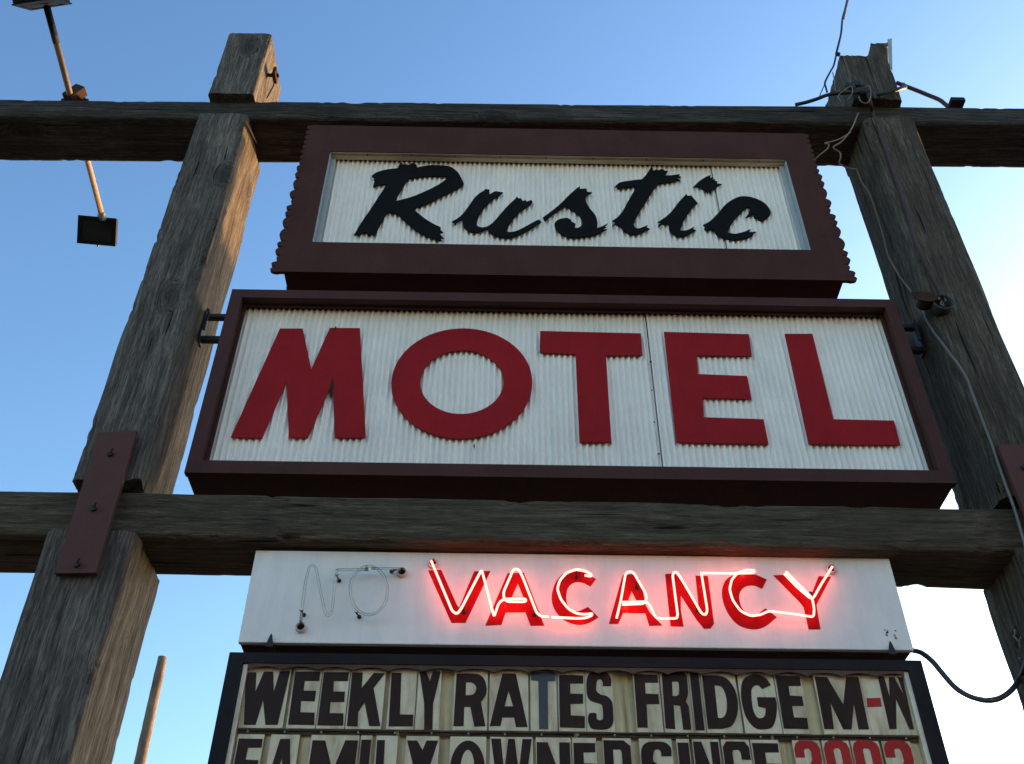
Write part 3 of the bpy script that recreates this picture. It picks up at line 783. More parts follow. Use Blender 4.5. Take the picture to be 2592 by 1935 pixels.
# electrode housings and stand-offs
for (c, x, y) in ((n1, 135, 1165), (n1, 1705, 308), (n2, 118, 130), (n3, 2045, 150)):
    p = c(x, y, VY - .006)
    bm = bmesh.new()
    # ring: lathe around y
    prof = [(.0135, .0), (.0135, -.010), (.0165, -.013), (.0190, -.010), (.0200, .0055)]
    rings = [[bm.verts.new((p.x + r_ * math.cos(k * math.pi / 12), p.y + d_, p.z + r_ * math.sin(k * math.pi / 12))) for k in range(24)] for r_, d_ in prof]
    for A, B in zip(rings, rings[1:]):
        for k in range(24): bm.faces.new((A[k], A[(k + 1) % 24], B[(k + 1) % 24], B[k]))
    h = part('electrode_housing', bm, M['porcelain'], vac, True)
    bm = bmesh.new(); add_tube(bm, [(p.x, VY - .0045, p.z), (p.x, VY - .001, p.z)], .0133, 20); part('socket', bm, M['hole'], h)
    bm = bmesh.new(); add_tube(bm, [(p.x - .004, VY - .006, p.z - .003), (p.x + .002, VY - .030, p.z + .005)], .0035, 8); part('lead', bm, M['iron'], h)
for (c, x, y, x2, y2) in ((n1,730,440,690,345),(n1,180,970,140,900),(n1,1042,1000,1000,930),(n1,1545,290,1600,262),(n2,480,695,470,640),(n2,1795,290,1790,205),(n2,1295,725,1340,690),(n3,840,520,850,500),(n3,290,320,300,240),(n3,1860,370,1855,395)):
    a = c(x, y, VY - .001); b = c(x2, y2, YT + .004)
    bm = bmesh.new(); add_disc(bm, (a.x, VY - .006, a.z), (0, 1, 0), .0075, .005, 12)
    add_tube(bm, [a, b], .0028, 6)
    add_tube(bm, [b + Vector((-.007, 0, .004)), b + Vector((0, .004, -.004)), b + Vector((.007, 0, .004))], .0018, 6)
    part('tube_support', bm, M['iron'], vac)
# hooks under the box and peeling paint marks
for x in (-0.80, 1.40):
    bm = bmesh.new()
    plate(bm, [[(x - .014, VZ0 - .02), (x + .014, VZ0 - .02), (x + .004, VZ0 + .022), (x, VZ0 + .028), (x - .004, VZ0 + .018)]], VY - .016, VY - .010)
    add_box(bm, x - .012, x + .012, VY - .016, VY + .03, VZ0 - .023, VZ0 - .0205)
    part('hook', bm, M['iron'], vac)
random.seed(4)
for k in range(9):
    p = crop(1500, 1370, 2.0266)(1530 + random.uniform(-32, 32), 478 + random.uniform(-24, 24), VY)
    bm = bmesh.new(); s_ = random.uniform(.0025, .006)
    plate(bm, [[(p.x + s_ * math.cos(a) * random.uniform(.6, 1.2), p.z + s_ * math.sin(a) * random.uniform(.6, 1.2)) for a in [i * math.pi / 4 for i in range(8)]]], VY - .0012, VY - .0001)
    part('paint_chip', bm, M['rust'] if k % 2 else M['trim_top2'], vac)

# ------------------------------------------------------------------ letter board
BX0, BX1, BZ0, BZ1, BY = -0.938, 1.500, 2.05, 3.243, 3.362
brd = thing('letter_board', 'black framed changeable letter board below the neon box, reading WEEKLY RATES FRIDGE M-W', 'letter board', (0.28, 3.45, BZ0))
bm = bmesh.new(); ring_frame(bm, BX0, BX1, BZ0, BZ1, -0.885, 1.448, BZ0 + .05, 3.205, BY, BY + .035); part('frame', bm, M['board_frame'], brd)
bm = bmesh.new(); ring_frame(bm, BX0 + .004, BX1 - .004, BZ0 + .004, BZ1 - .004, -0.89, 1.453, BZ0 + .045, 3.21, BY + .0355, BY + .2); part('cabinet', bm, M['board_frame'], brd)
YB = 3.405
bm = bmesh.new()
# ribbed face: shallow waves across
n_ = 400; prev = None
for i in range(n_ + 1):
    x = -0.89 + 2.343 * i / n_
    y = YB + .0025 * math.cos(x * 2 * math.pi / .165) + .001 * noise.noise(Vector((x * 9, 0, 0)))
    cc_ = [bm.verts.new((x, y, z)) for z in (BZ0 + .04, 2.6, 3.0, 3.212)]
    if prev:
        for k in range(3): bm.faces.new((prev[k], cc_[k], cc_[k + 1], prev[k + 1]))
    prev = cc_
part('face_panel', bm, M['plastic'], brd, True)
# inner bevel strips, greenish plastic edge
for x0, x1 in ((-0.8845, -0.868), (1.431, 1.4475)):
    bm = bmesh.new(); add_box(bm, x0, x1, 3.372, 3.400, BZ0 + .05, 3.2045, .002); part('side_channel', bm, M['card'], brd)
# rust stained wavy lip along the top
bm = bmesh.new(); loop = [(-0.866, 3.2045)]
xx = -0.866; pts_ = []
while xx < 1.43:
    ph = (xx + .866) / .122
    z = 3.180 + .014 * abs(math.sin(math.pi * ph)) ** 0.6 + .0015 * noise.noise(Vector((xx * 20, 1, 0)))
    pts_.append((xx, z)); xx += .008
plate(bm, [[(-0.866, 3.2045)] + pts_ + [(1.43, 3.2045)]], 3.366, 3.371); part('top_lip', bm, M['rust_lip'], brd)
# rails between the rows with nail heads
row_top = [bA(700, 225, 3.398).z, None]
zr1 = bA(900, 722, 3.398).z
for k in range(5):
    zc = zr1 - .024 - k * .262
    if zc < BZ0 + .06: break
    for x0, x1 in ((-0.866, -0.335), (-0.325, 0.265), (0.277, 0.93), (0.94, 1.43)):
        bm = bmesh.new(); add_box(bm, x0, x1, 3.381, 3.3965, zc - .0025, zc + .0035, .001); add_box(bm, x0, x1, 3.393, 3.3985, zc - .013, zc - .004, .001)
        part('rail', bm, M['rust_lip'], brd)
    for j in range(19):
        x = -0.83 + j * .123
        bm = bmesh.new(); bmesh.ops.create_icosphere(bm, subdivisions=2, radius=.0038, matrix=Matrix.Translation((x, 3.379, zc - .008))); part('nail', bm, M['chrome'], brd, True)

YG = 3.386
def glyph(loops_spec): return [trace(c, sp, YG) for c, sp in loops_spec]
G = {
 'W': glyph([(bA, [(232,230),(328,230),(318,410),(400,222),(485,222),(490,410),(548,218),(643,218),(525,718),(412,718),(390,490),(320,718),(210,718)])]),
 'E': glyph([(bA, [(690,222),(925,225),(915,308),(780,308),(768,400),(885,402),(872,498),(745,495),(738,602),(872,605),(868,720),(624,715)])]),
 'E2': glyph([(bA, [(960,228),(1192,228),(1182,310),(1052,308),(1045,408),(1155,410),(1148,505),(1020,505),(1012,610),(1142,612),(1138,726),(896,722)])]),
 'K': glyph([(bA, [(1222,230),(1322,232),(1310,375),(1425,235),(1528,238),(1422,375),(1485,728),(1380,730),(1338,510),(1278,600),(1272,732),(1172,730)])]),
 'L': glyph([(bA, [(1590,235),(1682,235),(1668,622),(1792,625),(1788,732),(1562,732)])]),
 'Y': glyph([(bA, [(1850,222),(1915,222),(1948,310),(1975,222),(2050,222),(1978,520),(1972,762),(1895,762),(1895,520)])]),
 'R': glyph([(bB, [(190,225),'S',(300,222),(385,232),(430,275),(450,350),(440,410),(400,468),'L',(438,675),(342,678),(308,508),(255,508),(250,675),(162,675)]), (bB, [(272,298),'S',(320,300),(352,325),(358,360),(330,402),(268,410)])]),
 'A': glyph([(bB, [(585,222),(700,222),(802,682),(702,682),(685,600),(585,600),(568,672),(475,675)]), (bB, [(638,375),(678,505),(603,505)])]),
 'T': glyph([(bB, [(832,215),(838,208),(1035,210),(1042,218),(1040,285),(975,288),(980,700),(902,700),(895,285),(832,278)])]),
 'E3': glyph([(bB, [(1072,235),(1282,238),(1282,308),(1168,308),(1170,395),(1280,398),(1280,480),(1172,483),(1175,582),(1295,590),(1295,690),(1080,685)])]),
 'S': glyph([(bB, [(1522,330),(1450,330),'S',(1450,300),(1435,272),(1405,278),(1395,320),(1395,370),(1430,402),(1490,420),(1530,470),(1540,560),(1538,650),(1500,695),(1430,705),(1355,695),(1325,640),(1325,585),(1345,562),(1395,568),(1398,610),(1425,625),(1450,610),(1452,550),(1440,490),(1400,475),(1340,450),(1312,390),(1312,270),(1345,215),(1410,203),(1480,212),(1520,260),(1522,330)])]),
 'F': glyph([(bB, [(1718,228),(1920,232),(1928,300),(1815,300),(1820,395),(1930,400),(1938,485),(1828,485),(1838,688),(1750,686)])]),
 'R2': glyph([(bB, [(1958,212),'S',(2060,210),(2140,215),(2172,240),(2180,300),(2185,400),(2168,460),(2190,500),'L',(2212,690),(2212,705),(2145,705),(2118,500),(2060,490),(2075,700),(1992,692)]), (bB, [(2048,292),'S',(2080,290),(2102,300),(2108,350),(2105,400),(2085,415),(2052,415)])]),
 'I': glyph([(bC, [(155,218),(230,220),(285,710),(208,710)])]),
 'D': glyph([(bC, [(262,240),'S',(400,240),(480,270),(545,360),(572,470),(565,580),(520,670),(440,698),'L',(315,698)]), (bC, [(370,322),'S',(430,335),(465,400),(478,480),(470,560),(440,602),(400,605)])]),
 'G': glyph([(bC, [(855,322),(782,355),'S',(750,325),(718,325),(690,360),(690,440),(705,540),(740,600),(780,605),(805,580),(812,520),'L',(748,505),(735,425),(895,428),'S',(908,500),(900,600),(870,680),(800,702),(720,690),(650,610),(612,500),(598,380),(615,280),(680,235),(760,235),(820,270),(855,322)])]),
 'E4': glyph([(bC, [(895,240),(1105,245),(1115,328),(1008,328),(1020,412),(1125,418),(1140,500),(1040,500),(1055,600),(1168,605),(1180,700),(968,695)])]),
 'M': glyph([(bC, [(1235,250),(1340,252),(1480,490),(1505,250),(1610,252),(1702,702),(1612,702),(1572,480),(1552,702),(1480,702),(1370,470),(1400,700),(1318,700)])]),
 '-': glyph([(bC, [(1682,435),(1800,432),(1812,505),(1688,510)])]),
 'W2': glyph([(bC, [(1785,250),(1872,252),(1925,430),(1938,255),(2015,255),(2130,410),(2065,255),(2135,258),(2225,703),(2165,703),(2010,440),(1978,700),(1880,700)])]),
}
# turn the last W into an upright shape that stays inside the frame
def bbox(L): 
    xs = [p[0] for l in L for p in l]; zs = [p[1] for l in L for p in l]
    return min(xs), max(xs), min(zs), max(zs)
def unit(L):
    a, b, c, d = bbox(L)
    return [[((x - a) / (b - a), (z - c) / (d - c)) for x, z in l] for l in L]
U = {'F': unit(G['F']), 'A': unit(G['A']), 'M': unit(G['M']), 'I': [[(0, 0), (1, 0), (1, 1), (0, 1)]], 'L': unit(G['L']), 'Y': unit(G['Y']),
     'W': [[(0, 1), (.24, 1), (.33, .42), (.42, 1), (.58, 1), (.68, .42), (.77, 1), (1, 1), (.80, 0), (.60, 0), (.50, .55), (.40, 0), (.20, 0)]],
     'N': [[(0, 0), (0, 1), (.33, 1), (.68, .42), (.68, 1), (1, 1), (1, 0), (.70, 0), (.30, .60), (.30, 0)]],
     'E': unit(G['E3']), 'D': [[(0, 0), (0, 1), (.75, 1), (1, .90), (1, .12), (.78, 0)], [(.34, .16), (.34, .84), (.62, .84), (.66, .78), (.66, .22), (.6, .16)]],
     'S': unit(G['S']),
     'C': [[(1, .68), (.66, .68), (.66, .80), (.60, .85), (.40, .85), (.34, .80), (.34, .20), (.40, .15), (.60, .15), (.66, .20), (.66, .32), (1, .32), (1, .10), (.85, 0), (.15, 0), (0, .10), (0, .90), (.15, 1), (.85, 1), (1, .90)]],
     'O': [[(.5 + .5 * math.cos(a * math.pi / 24), .5 + .5 * math.sin(a * math.pi / 24)) for a in range(48)], [(.5 + .2 * math.cos(a * math.pi / 24), .5 + .34 * math.sin(a * math.pi / 24)) for a in range(48)]],
     '0': [[(0, .15), (0, .85), (.08, .95), (.25, 1), (.75, 1), (.92, .95), (1, .85), (1, .15), (.92, .05), (.75, 0), (.25, 0), (.08, .05)], [(.36, .18), (.36, .82), (.42, .86), (.58, .86), (.64, .82), (.64, .18), (.58, .14), (.42, .14)]],
     '2': [[(0, .70), (.36, .70), (.36, .82), (.44, .86), (.58, .86), (.64, .80), (.62, .66), (0, .14), (0, 0), (1, 0), (1, .15), (.48, .15), (.95, .56), (1, .68), (1, .86), (.92, .95), (.75, 1), (.25, 1), (.08, .95), (0, .85)]],
     '3': [[(0, .70), (.36, .70), (.36, .82), (.44, .86), (.58, .86), (.64, .80), (.64, .64), (.56, .58), (.36, .58), (.36, .45), (.56, .45), (.64, .38), (.64, .20), (.56, .14), (.42, .14), (.36, .20), (.36, .32), (0, .32), (0, .15), (.08, .05), (.25, 0), (.75, 0), (.92, .05), (1, .15), (1, .40), (.92, .50), (.88, .52), (.94, .56), (1, .64), (1, .86), (.92, .95), (.75, 1), (.25, 1), (.08, .95), (0, .85)]],
     }
card_z = (zr1 - .016, bA(700, 222, YG).z + .014)
def add_letter(loops, mat, zlo, zhi, pad=.007):
    a, b, c_, d = bbox(loops)
    bm = bmesh.new(); add_box(bm, a - pad, b + pad, 3.3885, 3.391, zlo, zhi)
    card = part('letter_card', bm, M['card'], brd)
    bm = bmesh.new(); plate(bm, loops, YG, YG + .0022); part('letter', bm, mat, card)
for k in ('W', 'E', 'E2', 'K', 'L', 'Y', 'R', 'A', 'T', 'E3', 'S', 'F', 'R2', 'I', 'D', 'G', 'E4', 'M', '-', 'W2'):
    L_ = G[k]
    if k == 'W2': 
        a, b, c_, d = bbox(L_); L_ = [[(a + (x - a) * (1.429 - a) / (b - a), z) for x, z in l] for l in L_]
    pad = .006
    a, b, c_, d = bbox(L_)
    mat = M['ink_red'] if k == '-' else (M['ink_blue'] if k == 'T' else M['ink'])
    bm = bmesh.new(); add_box(bm, a - pad * .5, min(b + pad * .5, 1.4305), 3.3885, 3.391, card_z[0], card_z[1])
    card = part('letter_card', bm, M['card'], brd)
    bm = bmesh.new(); plate(bm, L_, YG, YG + .0022); part('letter', bm, mat, card)
# second row; its lower half is out of the picture
H1 = bbox(G['E'])[3] - bbox(G['E'])[2]
row2 = [('F', bA, 160, 388, 848), ('A', bA, 470, 720, 850), ('M', bA, 845, 1278, 862), ('I', bA, 1310, 1400, 858), ('L', bA, 1455, 1640, 862), ('Y', bA, 1735, 2025, 865),
        ('O', bB, 142, 438, 800), ('W', bB, 487, 838, 785), ('N', bB, 880, 1165, 815), ('E', bB, 1193, 1385, 820), ('D', bB, 1455, 1685, 798), ('S', bB, 1770, 2035, 808),
        ('I', bC, 50, 145, 818), ('N', bC, 185, 400, 810), ('C', bC, 435, 660, 808), ('E', bC, 690, 915, 822), ('2', bC, 1045, 1265, 800), ('0', bC, 1300, 1518, 798), ('0', bC, 1548, 1775, 798), ('3', bC, 1815, 2045, 800)]
for ch, c, xa, xb, yt in row2:
    a = c(xa, yt, YG); b = c(xb, yt, YG); zt = (a.z + b.z) / 2
    loops = [[(a.x + (b.x - a.x) * p[0], zt - H1 * (1 - p[1])) for p in l] for l in U[ch]]
    add_letter(loops, M['ink_red'] if ch in '203' else M['ink'], zt - H1 - .010, zr1 - .024 - .014, .003)
bm = bmesh.new(); add_box(bm, -0.884, 1.447, 3.3745, 3.3765, BZ0 + .055, 3.187); part('cover', bm, M['cover'], brd)

# ------------------------------------------------------------------ floodlight arm
arm_z = 6.64
flo = thing('floodlight_arm', 'bronze pipe arm over the top beam with a floodlight at each end', 'floodlight', (-2.48, 3.45, arm_z - .02))
A0 = Vector((-2.43, 2.89, arm_z)); A1 = Vector((-2.535, 4.24, arm_z))
bm = bmesh.new(); add_tube(bm, [A0, A1], .017, 14)
part('arm', bm, M['arm'], flo, True)
bm = bmesh.new(); add_tube(bm, [A1 - (A1 - A0).normalized() * .01, A1 + (A1 - A0).normalized() * .05], .021, 14); part('pipe_sleeve', bm, M['trim_side'], flo, True)
bm = bmesh.new(); add_tube(bm, [A0 - (A1 - A0).normalized() * .05, A0 + (A1 - A0).normalized() * .16], .0185, 14); part('pipe_sleeve', bm, M['lamp'], flo, True)
def flood(c, tilt, yaw):
    rot = Matrix.Rotation(yaw, 3, 'Z') @ Matrix.Rotation(tilt, 3, 'X')
    def xf(bm): 
        bmesh.ops.rotate(bm, verts=bm.verts, cent=(0, 0, 0), matrix=rot); bmesh.ops.translate(bm, verts=bm.verts, vec=c)
    bm = bmesh.new()      # lens looks along -y before turning
    add_box(bm, -.115, .115, -.030, .020, -.085, .085, .008)
    # tapered back
    vs_ = [bm.verts.new(p) for p in ((-.105, .020, -.078), (.105, .020, -.078), (.105, .020, .078), (-.105, .020, .078), (-.06, .085, -.045), (.06, .085, -.045), (.06, .085, .045), (-.06, .085, .045))]
    for q in ((0, 1, 5, 4), (1, 2, 6, 5), (2, 3, 7, 6), (3, 0, 4, 7), (4, 5, 6, 7)): bm.faces.new([vs_[i] for i in q])
    xf(bm); h = part('floodlight_head', bm, M['lamp'], flo)
    bm = bmesh.new(); ring_frame(bm, -.119, .119, -.089, .089, -.096, .096, -.066, .066, -.037, -.0305); xf(bm); part('rim', bm, M['lamp'], h)
    bm = bmesh.new(); add_box(bm, -.094, .094, -.034, -.031, -.064, .064); xf(bm); part('lens', bm, M['hole'], h)
    bm = bmesh.new(); add_tube(bm, [(0, 0, .085), (0, 0, .105)], .012, 8); add_tube(bm, [(0, 0, -.085), (0, 0, -.10)], .006, 8); xf(bm); part('knuckle', bm, M['arm'], h)
pf = crop(0, 0, 2.561)
flood(Vector((-2.585, 4.372, arm_z - .02)), R(47), 0.10)
flood(Vector((-2.450, 2.800, arm_z + .02)), R(38), math.pi - 0.18)
bm = bmesh.new()
for dx in (-.055, .045):
    add_box(bm, -2.455 + dx - .028, -2.455 + dx + .028, 3.42, 3.52, 6.492, arm_z + .03, .006)
add_box(bm, -2.53, -2.37, 3.40, 3.54, 6.478, 6.497, .003)
add_tube(bm, [(-2.50, 3.44, 6.50), (-2.50, 3.44, 6.69), (-2.42, 3.44, 6.70), (-2.40, 3.44, 6.50)], .007, 8)
part('clamp', bm, M['lamp'], flo)
bm = bmesh.new(); add_box(bm, -2.492, -2.425, 3.37, 3.43, 6.62, 6.735, .006, rot=Matrix.Rotation(R(28), 3, 'Y')); part('wiring_box', bm, M['rust'], flo)

# ------------------------------------------------------------------ cables on the right post
def cable(name, pts, rad, mat, label, cat='cable', group=None, n=8, seg=8, wrap=False, **kw):
    V = [p if isinstance(p, Vector) else p[0](p[1], p[2], p[3]) for p in pts]
    if wrap:      # lie on the front face of the right post, or round the corner on its inner side
        W_ = []
        for p in V:
            q = EYE + (p - EYE) * ((3.252 - rad) / p.y)
            xf = 1.952 + .006 * (q.z - 5.1)
            if q.x < xf:
                q = EYE + (p - EYE) * ((xf - rad) / p.x)
                if q.y > 3.64: q = p
            W_.append(q)
        V = W_
    bm = bmesh.new(); add_tube(bm, catmull(V, n), rad, seg, **kw)
    return single(name, bm, M[mat], label, cat, tuple(V[0]), group, True)
SR = 1.0
cable('service_wire', [(cR,790,-140,3.6),(cR,765,0,3.5),(cR,742,100,3.4),(cR,718,190,3.33),(cR,705,330,3.26),(cR,680,440,3.235),(cR,655,540,3.235)], .0065, 'cable', 'black service wire rising from the right post top to the picture edge', 'wire')
cable('bare_wire', [(cR,800,-140,3.6),(cR,775,0,3.5),(cR,752,100,3.4),(cR,732,190,3.33)], .005, 'cable_tan', 'pale bare wire twisted beside the black service wire', 'wire')
cable('drop_wire', [(cR,658,540,3.235),(cR,630,655,3.225),(cR,600,710,3.22),(cR,545,820,3.22),(cR,552,870,3.22),(cR,565,920,3.225)], .0055, 'cable', 'black wire looping off the left edge of the right post stub', 'wire')
cable('thin_wire', [(cR,545,835,3.22),(cR,515,900,3.22),(cR,480,985,3.25)], .0028, 'cable', 'thin dark wire hanging in front of the sky beside the right stub', 'wire')
cable('staple_clip', [(cR,655,535,3.232),(cR,690,548,3.232)], .012, 'cable', 'black clip on the top left corner of the right stub', 'clip')
cable('wrap_cable', [(cR,250,1045,3.30),(cR,360,1020,3.27),(cR,470,985,3.235),(cR,580,945,3.225),(cR,720,930,3.222),(cR,880,925,3.218),(cR,1060,942,3.22),(cR,1200,915,3.222),(cR,1300,880,3.225),(cR,1345,870,3.28),(cR,1325,840,3.45)], .0105, 'cable', 'thick black cable wrapped across the front of the right stub')
cable('back_cable', [(cR,1255,825,3.5),(cR,1340,858,3.5),(cR,1450,900,3.5),(cR,1560,945,3.48),(cR,1680,995,3.45),(cR,1740,1040,3.42),(cR,1780,1075,3.40)], .0125, 'cable_brown', 'brown cable sloping from behind the right stub down to the top beam')
bm = bmesh.new(); p = cR(1830, 1060, 3.40); add_box(bm, p.x - .040, p.x + .040, 3.34, 3.40, p.z - .03, p.z + .004, .005)
single('cable_cleat', bm, M['lamp'], 'small dark block on the top beam where the brown cable lands', 'cleat', (p.x, 3.39, p.z))
# knot of joints on the stub face
bm = bmesh.new()
random.seed(11)
def blob(bm, c, r_, s, seed):
    v0 = len(bm.verts)
    g_ = bmesh.ops.create_icosphere(bm, subdivisions=3, radius=1.0)
    for v_ in g_['verts']:
        q = v_.co.copy(); k = 1 + .35 * noise.noise(q * 2.2 + Vector((seed, 0, 0)))
        v_.co = Vector((c.x + q.x * r_ * s[0] * k, c.y + q.y * r_ * s[1] * k, c.z + q.z * r_ * s[2] * k))
blob(bm, cR(930, 915, 3.225), .05, (1.0, .35, .75), 1)
blob(bm, cR(790, 860, 3.23), .030, (1.0, .5, .9), 3)
blob(bm, cR(865, 830, 3.235), .028, (1.1, .4, 1.0), 5)
blob(bm, cR(1000, 950, 3.22), .034, (.8, .5, 1.3), 7)
tap = single('taped_joint', bm, M['cable'], 'lump of black taped cable joints on the face of the right stub', 'cable joint', tuple(cR(930, 915, 3.23)), smooth=True)
loops_ = [[(700,1010),(680,950),(800,860),(815,930),(770,990)], [(880,960),(900,1010),(960,1030),(1000,960),(985,860),(940,870)], [(830,930),(900,905),(960,915),(1010,880),(1030,950),(1040,985)], [(620,720),(640,820),(650,900),(690,910)]]
for i, lp in enumerate(loops_):
    V = [cR(x, y, 3.205 - .006 * (i % 2)) for x, y in lp]
    bm = bmesh.new(); add_tube(bm, catmull(V, 8), .0028, 6); part('wire_loop', bm, M['cable_tan' if i != 2 else 'cable_brown'], tap, True)
cable('down_cable', [(cR,985,960,3.215),(cR,1000,1040,3.225),(cR,1015,1110,3.275),(cR,1040,1200,3.285),(cR,1075,1290,3.25),(cR,1120,1420,3.25),(cR,1180,1600,3.25),(cT,930,1560,3.25),(cT,1010,1800,3.25),(cJ,900,60,3.25),(cJ,1010,300,3.25),(cJ,1110,500,3.25),(cJ,1180,620,3.24)], .0095, 'cable_brown', 'dark cable running from the taped joint down the face of the right post')
cable('loose_wire', [(cR,880,1130,3.285),(cR,865,1150,3.27),(cR,830,1240,3.25),(cR,780,1330,3.25),(cR,700,1420,3.25),(cR,625,1470,3.25),(cR,690,1520,3.27),(cR,700,1570,3.28),(cR,685,1620,3.30),(cT,450,1375,3.32),(cT,500,1405,3.34),(cT,585,1418,3.36)], .0042, 'cable_tan', 'tan wire dangling under the top beam between the Rustic panel and the right post', 'wire')
cable('loose_wire_end', [(cR,800,1320,3.25),(cR,700,1380,3.25),(cR,620,1408,3.24),(cR,545,1428,3.24),(cR,580,1440,3.24),(cR,570,1480,3.25),(cR,500,1540,3.26),(cR,430,1600,3.29)], .0035, 'cable_tan', 'frayed tan wire end reaching the corner of the Rustic panel', 'wire')
cable('tan_cable', [(cT,585,1418,3.36),(cT,630,1530,3.32),(cT,700,1640,3.29),(cJ,560,-10,3.28),(cJ,595,140,3.26),(cJ,640,250,3.25),(cJ,720,390,3.245),(cJ,790,490,3.24),(cJ,860,580,3.24)], .0043, 'cable_tan', 'tan cable running down the inner edge of the right post to the junction box', wrap=True)
# junction boxes
p = cJ(985, 655, 3.235)
jb = thing('junction_box', 'oval dark junction box cover on the right post beside the MOTEL panel', 'junction box', tuple(p))
bm = bmesh.new(); plate(bm, [[(p.x + -.0 + .050 * math.cos(a), p.z - .004 * math.cos(a) + .031 * math.copysign(abs(math.sin(a)) ** .7, math.sin(a))) for a in [i * math.pi / 16 for i in range(32)]]], 3.215, 3.222); part('cover_plate', bm, M['rust'], jb)
bm = bmesh.new(); add_tube(bm, [(p.x + .008, 3.223, p.z), (p.x + .008, 3.275, p.z)], .032, 20); part('box', bm, M['iron'], jb)
p2 = cJ(1185, 680, 3.225)
jo = thing('open_junction_box', 'open round black junction box with wire ends beside the oval one', 'junction box', tuple(p2))
bm = bmesh.new()
prof = [(.0, .040), (.040, .040), (.040, .0), (.048, .0), (.048, .05)]
rings = [[bm.verts.new((p2.x + max(r_, .001) * math.cos(k * math.pi / 12), 3.222 + d_, p2.z + max(r_, .001) * math.sin(k * math.pi / 12))) for k in range(24)] for r_, d_ in prof]
for A, B in zip(rings, rings[1:]):
    for k in range(24): bm.faces.new((A[k], A[(k + 1) % 24], B[(k + 1) % 24], B[k]))
part('box', bm, M['iron'], jo, True)
for i, q in enumerate([[(1130,640),(1150,660),(1140,630)], [(1175,670),(1160,700),(1190,720),(1185,690)], [(1200,640),(1215,665),(1195,680)]]):
    bm = bmesh.new(); add_tube(bm, catmull([cJ(x, y, 3.222 + .004 * i) for x, y in q], 6), .0028, 6); part('wire_end', bm, M['conduit'], jo, True)
cable('armoured_conduit', [(cJ,970,745,3.235),(cJ,985,800,3.235),(cJ,1020,880,3.235),(cJ,1090,1000,3.235),(cJ,1160,1090,3.235),(cJ,1260,1230,3.235),(cJ,1340,1330,3.235),(cJ,1430,1480,3.235),(cJ,1490,1640,3.232),(cQ,530,130,3.225),(cQ,600,310,3.21),(cQ,650,460,3.205),(cQ,720,660,3.205),(cQ,780,820,3.205),(cQ,830,980,3.21),(cQ,888,1180,3.215),(cQ,960,1420,3.22)], .0056, 'conduit', 'grey armoured conduit winding down the right post from the junction box', 'conduit', wrap=True, rib=.16, ribstep=.006, seg=10)
cable('sagging_conduit', [(cV,150,1190,3.47),(cV,185,1193,3.46),(cV,250,1212,3.44),(cV,330,1275,3.40),(cV,410,1370,3.37),(cV,500,1470,3.34),(cV,590,1530,3.31),(cV,680,1562,3.29),(cV,760,1572,3.27),(cV,850,1552,3.33),(cV,930,1495,3.38),atX(2250 + 985 / 3.003, 1250 + 1420 / 3.003, 1.935),atX(2250 + 1030 / 3.003, 1250 + 1320 / 3.003, 1.935),atX(2250 + 1060 / 3.003, 1250 + 1200 / 3.003, 1.935)], .0088, 'conduit_dark', 'black ribbed conduit sagging from the neon box to the right post', 'conduit', rib=.10, ribstep=.007, seg=12)
# cluster of wire ends on the lower right post
bm = bmesh.new()
vX = lambda x, y, X=1.935: atX(2250 + x / 3.003, 1250 + y / 3.003, X)
q_ = vX(985, 1090, 1.95); blob(bm, q_, .048, (.35, .8, 1.0), 12)
wc = single('wire_cluster', bm, M['rust'], 'dark clump of wire ends on the lower right post', 'wire clump', tuple(q_), smooth=True)
for i, lp in enumerate([[(955,1030),(962,1060),(958,1075)], [(950,1080),(968,1100),(985,1125)], [(1005,1090),(995,1130),(1000,1170)], [(990,1245),(998,1262)]]):
    bm = bmesh.new(); add_tube(bm, catmull([vX(x, y, 1.925) for x, y in lp], 6), .004, 6); part('wire_end', bm, M['conduit'], wc, True)
# pale cord on the side of the left post
XS = -1.375
def side_pt(x, y): return atX(500 + x / 3.305, 260 + y / 3.305, XS)
V = [side_pt(400, 155), side_pt(430, 210), side_pt(465, 280), side_pt(490, 330), side_pt(508, 375), side_pt(524, 430), side_pt(518, 455)]
bm = bmesh.new(); add_tube(bm, catmull(V, 6), .0045, 6)
single('hanging_cord', bm, M['cable_tan'], 'short pale cord hanging on the side of the left post under the top beam', 'cord', tuple(V[0]), smooth=True)
# nail heads glued on the beam face
# ------------------------------------------------------------------ far utility pole
pb = at(412, 1665, 20.0); pq = at(355, 1934, 20.0)
bm = bmesh.new()
n_ = 90; pts_ = []; rad_ = []
for i in range(n_ + 1):
    z = -0.2 + (pb.z + .2) * i / n_
    x = pb.x + (pq.x - pb.x) * (pb.z - z) / (pb.z - pq.z) * 0.8
    pts_.append(Vector((x, 20 + .01 * math.sin(z), z))); rad_.append(.092 + (pb.z - z) * .0085 + .004 * noise.noise(Vector((0, 3, z * 2))))
rings = add_tube(bm, pts_, rad_, 20)
for v_ in bm.verts:
    v_.co += Vector((noise.noise(v_.co * 4) * .012, noise.noise(v_.co * 4 + Vector((9, 0, 0))) * .012, 0))
single('wooden_pole', bm, M['pole'], 'bare round wooden pole standing far behind, left of the letter board', 'pole', (pb.x, 20, 0), smooth=True)

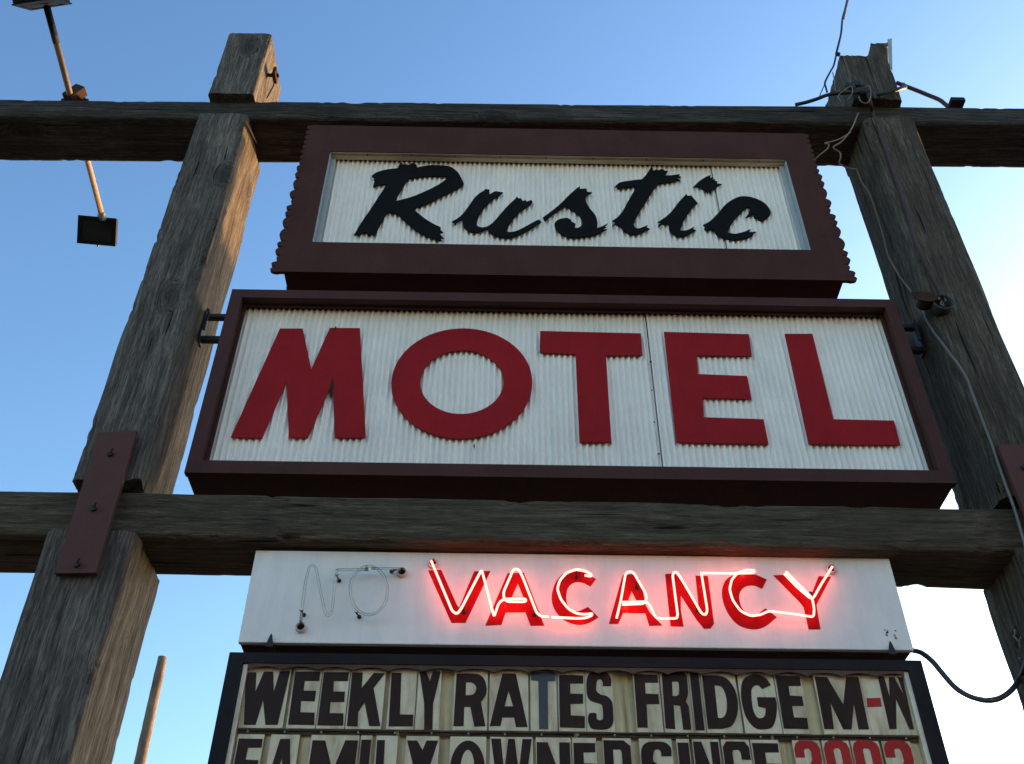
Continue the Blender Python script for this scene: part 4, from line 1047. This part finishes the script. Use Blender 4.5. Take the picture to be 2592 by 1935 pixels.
# ------------------------------------------------------------------ unseen house added out of frame so its roof shades the lower left post
sdh = Vector((sd.x, sd.y, 0)).normalized(); perp = Vector((sdh.y, -sdh.x, 0))
D_ = 17.0
roof_h = 5.50 + D_ * math.tan(R(SUN_EL))
c0 = Vector((-1.38, 3.5, 0)) + sdh * D_
hs = thing('shade_house', 'plain unseen house added off to the right to shade the lower left post', 'house', tuple(c0))
def hbox(bm, a0, a1, b0, b1, z0, z1):
    q = [c0 + sdh * a + perp * b for a, b in ((a0, b0), (a1, b0), (a1, b1), (a0, b1))]
    lo = [bm.verts.new((p.x, p.y, z0)) for p in q]; hi = [bm.verts.new((p.x, p.y, z1)) for p in q]
    for k in range(4): bm.faces.new((lo[k], lo[(k + 1) % 4], hi[(k + 1) % 4], hi[k]))
    bm.faces.new(hi); bm.faces.new(list(reversed(lo)))
bm = bmesh.new(); hbox(bm, -2.8, 2.8, -1.2, 9.5, 0, roof_h - 2.0); part('wall', bm, paint('shade_house_wall', (0.35, 0.32, 0.28)), hs)
bm = bmesh.new()
q0 = [c0 + sdh * a + perp * b for a, b in ((-3.1, -1.4), (3.1, -1.4), (3.1, 9.8), (-3.1, 9.8))]
e = [bm.verts.new((p.x, p.y, roof_h - 2.0)) for p in q0]
r1 = c0 + perp * -1.4; r2 = c0 + perp * 9.8
a = bm.verts.new((r1.x, r1.y, roof_h)); b = bm.verts.new((r2.x, r2.y, roof_h))
bm.faces.new((e[0], e[1], a)); bm.faces.new((e[1], e[2], b, a)); bm.faces.new((e[2], e[3], b)); bm.faces.new((e[3], e[0], a, b)); bm.faces.new((e[3], e[2], e[1], e[0]))
part('roof', bm, paint('shade_house_roof', (0.10, 0.08, 0.07)), hs)
for k in range(3):
    bm = bmesh.new(); hbox(bm, -2.83, -2.805, 0.4 + k * 3.0, 1.6 + k * 3.0, 3.6, 4.9); part('window', bm, M['board_frame'], hs)

mb = thing('bounce_building', 'long pale unseen building added behind the camera to bounce light onto the sign', 'building', (10, -15, 0))  # added out of view as a reflector that brightens the sign fronts
bm = bmesh.new(); add_box(bm, -22, 42, -22, -15, 0, 5.6); part('wall', bm, paint('bounce_wall', (0.27, 0.29, 0.32), 0.8, 0.06), mb)
bm = bmesh.new(); plate(bm, [[(-22.6, 5.605), (42.6, 5.605), (41.4, 6.6), (-21.4, 6.6)]], -22.5, -14.6); part('roof', bm, paint('bounce_roof', (0.12, 0.09, 0.08), 0.8), mb)
for k in range(9):
    x = -18 + k * 6.6
    bm = bmesh.new(); add_box(bm, x, x + 0.95, -14.998, -14.95, 0.02, 2.1); part('door', bm, M['strap'], mb)
    bm = bmesh.new(); add_box(bm, x + 1.8, x + 3.6, -14.998, -14.96, 1.0, 2.2); part('window', bm, M['board_frame'], mb)

for o in scene.objects:
    if '_base' in o: del o['_base']
